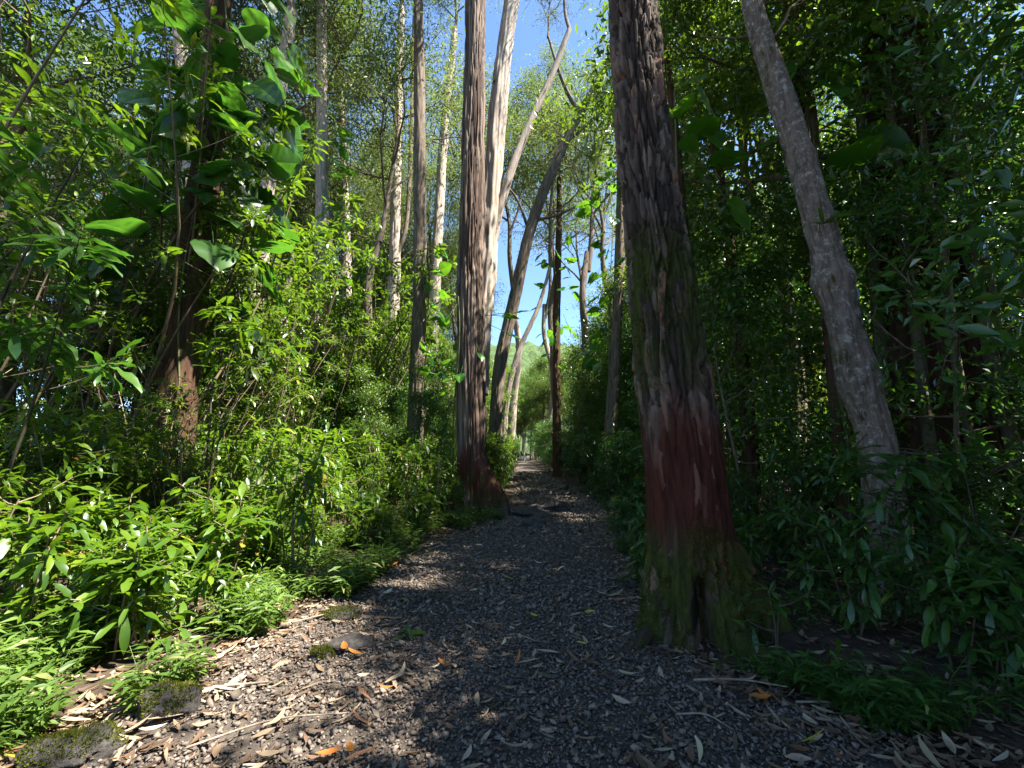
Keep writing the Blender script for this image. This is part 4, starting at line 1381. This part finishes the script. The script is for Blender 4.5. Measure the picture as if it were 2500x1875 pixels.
# ------------------------------------------------------------------ epiphytes
def rosette(name, label, category, loc, n, L, mat, tpl=None, up=0.7, group=None, scale=1.0):
    rg = np.random.default_rng(int(abs(loc[0] * 100 + loc[1] * 7)) + n)
    t = thing(name, label, category, loc, group, 0, scale)
    v, f = tpl or leaf_tpl(L, L * 0.13, 7, 0.3, 0.45, 0.0, 0.35, 0.0)
    me = mesh_from('leaf', v, f, mat)
    for k in range(n):
        a = k * 2.399 + rg.normal(0, 0.2)
        e = up * rg.uniform(0.3, 1.5)
        d = np.array([math.cos(a), math.sin(a), math.tan(min(e, 1.35))])
        R = orient(d[None], np.array([rg.normal(0, 0.15)]))[0] * rg.uniform(0.7, 1.1)
        add('leaf', me, t, mat4=Matrix(((*R[0], 0), (*R[1], 0), (*R[2], 0.0), (0, 0, 0, 1))))
    return t


rosette('bromeliad', 'orange and yellow bromeliad rosette perched high in the leafy corner', 'bromeliad', (-8.75, 8.9, 9.0), 16, 0.45, M['brom'])
rosette('bromeliad', 'green strap-leaved bromeliad perched on the limb of the leaning tree', 'bromeliad', (3.2, 16.9, 12.75), 16, 0.6, M['grass'])
rosette('bromeliad', 'small strap-leaved bromeliad on the lichen-blotched trunk', 'bromeliad', (3.62, 4.62, 4.15), 11, 0.34, M['grass'])

# ------------------------------------------------------------------ feature plants near the path
def feature(label, x, y, H, nst, side, wk, mk, lscale, seed, z=None, scale=1.0, bare=0.45, name='whorled_shrub', spread=0.3):
    gs, lv = shrub_plan(seed, H, nst, (0, 0), side, wk, bare, spread)
    t = thing(name, label, 'plant', (x, y, tz(x, y) - 0.02 if z is None else z), None, 0, scale)
    stems = [add('stem', q.mesh('stem', M['stemdark']), t) for q in gs]
    R = orient(np.array([l[2] for l in lv]), np.array([l[3] for l in lv]))
    for l, r in zip(lv, R):
        r = r * l[4] * lscale
        add('leaf', wl_me[mk][l[0]], stems[l[5]], mat4=Matrix(((*r[0], l[1][0]), (*r[1], l[1][1]), (*r[2], l[1][2]), (0, 0, 0, 1))))


feature('large dark whorl-leaved shrub with long wavy leaves in front of the lichen-blotched trunk', 3.45, 4.1, 1.55, 3, 3, 14, 'shade', 1.55, 71, spread=0.22, bare=0.5)
feature('glossy shrub with sun-glinting leaves beside the lichen-blotched trunk foot', 3.75, 3.5, 0.95, 5, 3, 11, 'shade', 1.1, 72)
feature('bushy glossy shrub overhanging the path edge opposite the mossy rocks', 3.1, 2.95, 0.75, 6, 3, 12, 'shade', 1.0, 73)
feature('dark leafy plant growing against the mossy foot of the huge trunk', 1.86, 3.38, 0.5, 2, 2, 8, 'shade', 0.72, 74, name='understory_plant')
feature('tiny three-leaved seedling at the foot of the huge trunk', 1.48, 3.28, 0.10, 1, 1, 5, 'shade', 0.5, 75, name='seedling')
feature('small sprawling plant among dry leaves right of the huge trunk foot', 2.1, 3.05, 0.16, 3, 1, 6, 'whorl', 0.55, 76, name='seedling')
rosette('path_weed', 'flat blue-green weed rosette growing alone in the path gravel', 'weed', (-0.85, 3.87, tz(-0.85, 3.87) + 0.015), 9, 0.17, M['shade'], leaf_tpl(0.15, 0.045, 6, 0.15, 0.25, 0.003, 0.6), up=0.35)
feature('tall overhanging shrub with very large leaves in the leafy corner by the brown shaded trunk', -4.9, 3.9, 4.6, 4, 7, 12, 'shade', 1.9, 77, bare=0.55)  # leaf colour darkened to hold the shade of this corner
feature('big-leaved shrub bending over the mossy rocks', -4.1, 3.0, 1.7, 4, 4, 12, 'shade', 1.35, 78)
feature('bright fresh whorl-leaved branch tip in front of the vine-draped trunk', -4.6, 6.6, 4.3, 3, 4, 13, 'whorl', 1.7, 79, bare=0.7)

# ------------------------------------------------------------------ low ground cover (uncountable)
def sprig(rg):
    g = Geo()
    v, f = leaf_tpl(0.085, 0.0145, 2, 0.2, 0.35, 0.0, 0.4, 0.0)
    for s_ in range(4):
        a = rg.uniform(0, 6.28)
        h = rg.uniform(0.10, 0.26)
        tip = np.array([math.cos(a) * h * 0.6, math.sin(a) * h * 0.6, h])
        P = catmull([(0, 0, -0.02), tip * (0.35, 0.35, 0.6), tip], 5)
        V, F = tube(P[::2], np.full(3, 0.0016), 3)
        g.put(V, F)
        for k in range(7):
            q = (k + 2) / 8.2
            i = min(int(q * 4), 3)
            p = P[i] * (1 - (q * 4 - i)) + P[i + 1] * (q * 4 - i)
            b = a + (1 if k % 2 else -1) * rg.uniform(0.6, 1.5)
            d = np.array([[math.cos(b), math.sin(b), rg.uniform(0.0, 0.7)]])
            V, F = scatter(v, f, p[None], orient(d, np.array([rg.normal(0, 0.3)])), np.array([rg.uniform(0.7, 1.3)]))
            g.put(V, F)
    Fs = [np.concatenate(q) for q in g.F.values() if q]
    return np.concatenate(g.V), Fs


rgc = np.random.default_rng(55)
sprigs = [sprig(rgc) for _ in range(6)]


def cover(name, label, pts, mat, smin, smax):
    pts = np.array(pts)
    g = Geo()
    idx = rgc.integers(0, 6, len(pts))
    a = rgc.uniform(0, 6.28, len(pts))
    zz = np.zeros(len(pts))
    R = np.stack([np.stack([np.cos(a), -np.sin(a), zz], -1), np.stack([np.sin(a), np.cos(a), zz], -1), np.stack([zz, zz, zz + 1], -1)], 1)
    sc = rgc.uniform(smin, smax, len(pts))
    for k in range(6):
        q = idx == k
        V, Fs = sprigs[k]
        for j, f in enumerate(Fs):
            used = V
            Vv, Ff = scatter(used, f, pts[q], R[q], sc[q])
            g.put(Vv, Ff)
    add(name, g.mesh(name, mat), kind='stuff', label=label, category='ground cover')


def cover_pts(n, side, o0, o1, y0, y1, pw):
    out = []
    while len(out) < n:
        y = y0 + (y1 - y0) * rgc.random() ** pw
        o = o0 + (o1 - o0) * rgc.random() ** 1.4
        x = float(path_l(y)) - o if side < 0 else float(path_r(y)) + o
        if noise(np.array([[x * 1.3, y * 1.3, 2.0]]))[0] * 1.6 + 0.7 * min(0.0, o - 0.25) < rgc.uniform(-0.35, 0.35) or not clear_of_trees(x, y):
            continue
        out.append((x, y, tz(x, y)))
    return out


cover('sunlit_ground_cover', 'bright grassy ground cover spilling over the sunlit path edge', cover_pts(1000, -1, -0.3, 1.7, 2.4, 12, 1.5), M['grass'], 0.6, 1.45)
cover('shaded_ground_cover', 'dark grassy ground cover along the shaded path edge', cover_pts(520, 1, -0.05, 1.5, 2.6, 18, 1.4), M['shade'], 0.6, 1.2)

# ------------------------------------------------------------------ rocks
def rock(name, label, loc, size, mat, seed, rot=0.0, mossy=0):
    bm = bmesh.new()
    bmesh.ops.create_icosphere(bm, subdivisions=5, radius=1.0)
    V = np.array([v.co[:] for v in bm.verts])
    F = np.array([[v.index for v in f.verts] for f in bm.faces])
    bm.free()
    f1, f2, cid = worley(V * 1.15 + seed * 3.3)
    V = V * (1 + 0.38 * noise(V * 1.1 + seed * 7.1)[:, None] + 0.16 * (cid - 0.5)[:, None] * sstep(0, 0.25, f2 - f1)[:, None] + 0.09 * fbm(V * 3.5 + seed, 4)[:, None])
    V = V * size
    o = add(name, mesh_from(name, V, F, mat), loc=loc, label=label, category='rock')
    o.rotation_euler = (0, 0, rot)
    if mossy:
        rg = np.random.default_rng(seed)
        m = noise(V / size * 1.6 + seed * 2.0) + 0.9 * V[:, 2] / size[2] - 0.35
        cand = np.where((m > 0) & (V[:, 2] > 0))[0]
        idx = rg.choice(cand, mossy)
        p = V[idx] + rg.normal(0, 0.004, (mossy, 3))
        d = V[idx] / np.array(size) ** 2
        d = d / np.linalg.norm(d, axis=1)[:, None] + rg.normal(0, 0.55, (mossy, 3)) + (0, 0, 0.3)
        Vm, Fm = scatter(*mini_leaf(0.014, 0.006), p, orient(d, rg.uniform(0, 6, mossy)), rg.uniform(0.5, 1.5, mossy))
        add('moss', mesh_from('moss', Vm, Fm, M['moss'], smooth=False), o, kind='stuff')


def rk(name, label, x, y, size, mat, seed, sink=0.3, rot=0.0):
    rock(name, label, (x, y, tz(x, y) + size[2] * (1 - 2 * sink) * 0.6), size, M['rock'], seed, rot, 2200 if mat == 'mossrock' else 0)


rk('flat_rock', 'flat dark rock with two orange leaves at its edge', -1.28, 3.70, (0.19, 0.13, 0.06), 'rock', 1, 0.3, 0.2)
rk('mossy_rock', 'rounded rock capped with yellow-green moss in the sun patch', -2.02, 2.80, (0.16, 0.15, 0.12), 'mossrock', 2, 0.25, 0.6)
rk('mossy_rock', 'low moss-covered rock in shade beside the grassy edge', -2.2, 2.40, (0.22, 0.15, 0.09), 'mossrock', 3)
rk('small_rock', 'small grey stone touching the flat dark rock', -1.42, 3.5, (0.09, 0.07, 0.05), 'mossrock', 4)
rk('mossy_rock', 'sunken mossy stone at the grassy path edge behind the flat rock', -1.6, 4.35, (0.2, 0.12, 0.06), 'mossrock', 5)
rk('embedded_rock', 'pale slab embedded in the path beside the twin-stem root mound', 0.45, 11.0, (0.5, 0.34, 0.15), 'rock', 6, 0.2)
rk('embedded_rock', 'dark angular rock embedded in the path past the root mound', 1.0, 12.0, (0.5, 0.3, 0.22), 'rock', 7, 0.2)
rk('embedded_rock', 'small low rock in the path before the twin-stem tree', 0.45, 9.4, (0.24, 0.2, 0.12), 'rock', 8, 0.2)
rk('mossy_rock', 'mossy stone edging the path by the huge trunk', 1.45, 5.3, (0.22, 0.16, 0.1), 'mossrock', 9)

# ------------------------------------------------------------------ fallen leaves
def curl_leaf(L, W, curl, bend, n=6):
    v, f = leaf_tpl(L, W, n, 0.35, 0.0, 0.0, 0.5, 0.03)
    t = v[:, 1] / L
    v[:, 0] += bend * L * (t - 0.5) ** 2 * 4
    v[:, 2] += curl * L * (t - 0.5) ** 2 * 4
    v[:, 1] -= L / 2
    return v, f


fl_t = [curl_leaf(0.13, 0.020, 0.06, 0.10), curl_leaf(0.11, 0.016, 0.10, -0.14), curl_leaf(0.09, 0.028, 0.12, 0.03), curl_leaf(0.15, 0.018, 0.03, 0.05)]
fl_me = {mk: [mesh_from('fallen_leaf', v, f, M[mk]) for v, f in fl_t] for mk in ('dry_tan', 'dry_brown', 'orange', 'yellow')}
FL = {'dry_tan': 'dry pale tan sickle leaf lying', 'dry_brown': 'dry brown curled leaf lying', 'orange': 'orange fallen leaf lying', 'yellow': 'yellow fallen leaf lying'}
rf = random.Random(31)


def drop(x, y, mk, k, s=1.0, label=None, rz=None, up=0.046):
    o = add('fallen_leaf', fl_me[mk][k], loc=(x, y, tz(x, y) + up))
    o.rotation_euler = (rf.gauss(0, 0.22), rf.gauss(0, 0.22), rf.uniform(0, 6.28) if rz is None else rz)
    o.scale = (s,) * 3
    o['label'] = label or (FL[mk] + ' on the gravel near ' + near(x, y))
    o['category'] = 'leaf'
    o['group'] = 'fallen leaves on the path'


n = 0
while n < 262:
    y = 2.35 + 8.0 * rf.random() ** 1.9
    x = rf.uniform(float(path_l(y)) - 0.1, float(path_r(y)) + 0.35)
    edge = min(x - float(path_l(y)), float(path_r(y)) - x)
    if rf.random() < 0.55 and edge > 0.7 or not clear_of_trees(x, y) and abs(y - 4) < 0.6:
        continue
    drop(x, y, rf.choices(('dry_tan', 'dry_brown', 'orange', 'yellow'), (0.66, 0.24, 0.04, 0.06))[0], rf.randrange(4), rf.uniform(0.7, 1.5))
    n += 1
drop(-1.27, 3.54, 'orange', 2, 1.6, 'larger orange leaf propped on the flat dark rock', 0.5, 0.06)
drop(-1.17, 3.47, 'orange', 2, 1.5, 'pale orange leaf beside the flat dark rock', 1.2, 0.05)
drop(1.55, 2.92, 'orange', 2, 1.3, 'broad amber leaf near the seedling at the huge trunk foot', 0.2, 0.04)

# uncounted litter on the floor beside the path
rl = np.random.default_rng(77)
pp = []
for side, cnt in ((-1, 4200), (1, 4800)):
    y = 2.2 + 14 * rl.random(cnt) ** 1.8
    o = -0.25 + 2.6 * rl.random(cnt) ** 1.3
    x = np.where(side < 0, path_l(y) - o, path_r(y) + o)
    pp.append(np.stack([x, y, terrain(x, y) + 0.012], -1))
# trodden scraps between the stones of the path, thicker towards its edges
y = 2.2 + 14 * rl.random(3600) ** 1.6
u = rl.random(3600)
u = np.where(rl.random(3600) < 0.6, np.where(u < 0.5, u ** 2 * 1.2, 1 - (1 - u) ** 2 * 1.2), u)
x = path_l(y) * (1 - u) + path_r(y) * u
pp.append(np.stack([x, y, terrain(x, y) + 0.024], -1))
pp = np.concatenate(pp)
g = Geo()
ti = rl.integers(0, 4, len(pp))
for k in range(4):
    q = ti == k
    nq = int(q.sum())
    a = rl.uniform(0, 6.28, nq)
    R = orient(np.stack([np.cos(a), np.sin(a), rl.normal(0, 0.15, nq)], -1), rl.normal(0, 0.3, nq))
    V, F = scatter(*curl_leaf(0.095, 0.012 + 0.005 * k, 0.10, 0.06, 3), pp[q], R, rl.uniform(0.5, 1.3, nq))
    g.put(V, F)
add('leaf_litter', g.mesh('leaf_litter', M['litter']), kind='stuff', label='brown leaf litter strewn on the soil beside the path', category='leaf litter')

# ------------------------------------------------------------------ twigs
def twig(label, p, q, r, bend):
    p, q = np.array(p, float), np.array(q, float)
    p3 = np.array([p[0], p[1], tz(*p) + 0.035])
    q3 = np.array([q[0], q[1], tz(*q) + 0.035])
    m = (p3 + q3) / 2 + np.array([-(q - p)[1], (q - p)[0], 0]) * bend
    m[2] = tz(m[0], m[1]) + 0.045
    V, F = tube(catmull([p3, m, q3], 14), np.linspace(r, r * 0.5, 14), 7)
    add('fallen_twig', mesh_from('fallen_twig', V - p3, F, M['twig']), loc=tuple(p3), label=label, category='twig')


twig('long pale stick lying along the sunlit path edge', (-2.35, 2.75), (-1.6, 3.1), 0.012, 0.06)
twig('dark thin twig beside the moss-capped rock', (-1.65, 2.45), (-0.95, 2.75), 0.006, 0.1)
twig('thin grey twig lying straight on open gravel', (0.36, 3.22), (0.45, 3.42), 0.005, 0.0)
twig('curved bark strip below the huge trunk', (1.2, 3.12), (1.75, 3.0), 0.009, 0.05)
twig('thin twig among leaves below the huge trunk', (1.7, 2.85), (2.2, 2.75), 0.007, 0.08)
twig('crooked twig on gravel at the shaded edge', (0.95, 2.75), (1.2, 2.6), 0.006, 0.2)
twig('fallen stick half under the grassy edge', (-1.95, 4.1), (-1.45, 4.5), 0.008, 0.05)
zf = tz(8, 5.2)
V, F = tube(catmull([(5.2, 4.9, tz(5.2, 4.9) + 0.2), (6.4, 5.3, tz(6.4, 5.3) + 0.45), (8.2, 5.6, zf + 0.6)], 30), np.linspace(0.09, 0.12, 30), 14)
add('fallen_log', mesh_from('fallen_log', V, F, M['bark_grey']), label='mossy fallen log slanting in the dark undergrowth', category='log')

# ------------------------------------------------------------------ white board at the far end of the path
bx, by = 1.55, 62.0
bz = tz(bx, by)
t = thing('sign_board', 'small white board on two posts at the far end of the path', 'sign', (bx, by, bz))
for sx in (-0.4, 0.4):
    V, F = tube([(sx, 0.04, -0.1), (sx, 0.04, 0.55)], [0.03, 0.03], 8)
    add('post', mesh_from('post', V, F, M['stemdark']), t)
bm = bmesh.new()
bmesh.ops.create_cube(bm, size=1.0)
bmesh.ops.scale(bm, vec=(1.1, 0.03, 0.42), verts=bm.verts)
bmesh.ops.bevel(bm, geom=bm.edges[:], offset=0.008, segments=2, affect='EDGES')
bmesh.ops.translate(bm, vec=(0, -0.01, 0.72), verts=bm.verts)
me = bpy.data.meshes.new('board')
bm.to_mesh(me)
bm.free()
me.materials.append(M['board'])
add('board', me, t)
print('objects', len(bpy.data.objects), 'single', n_single)
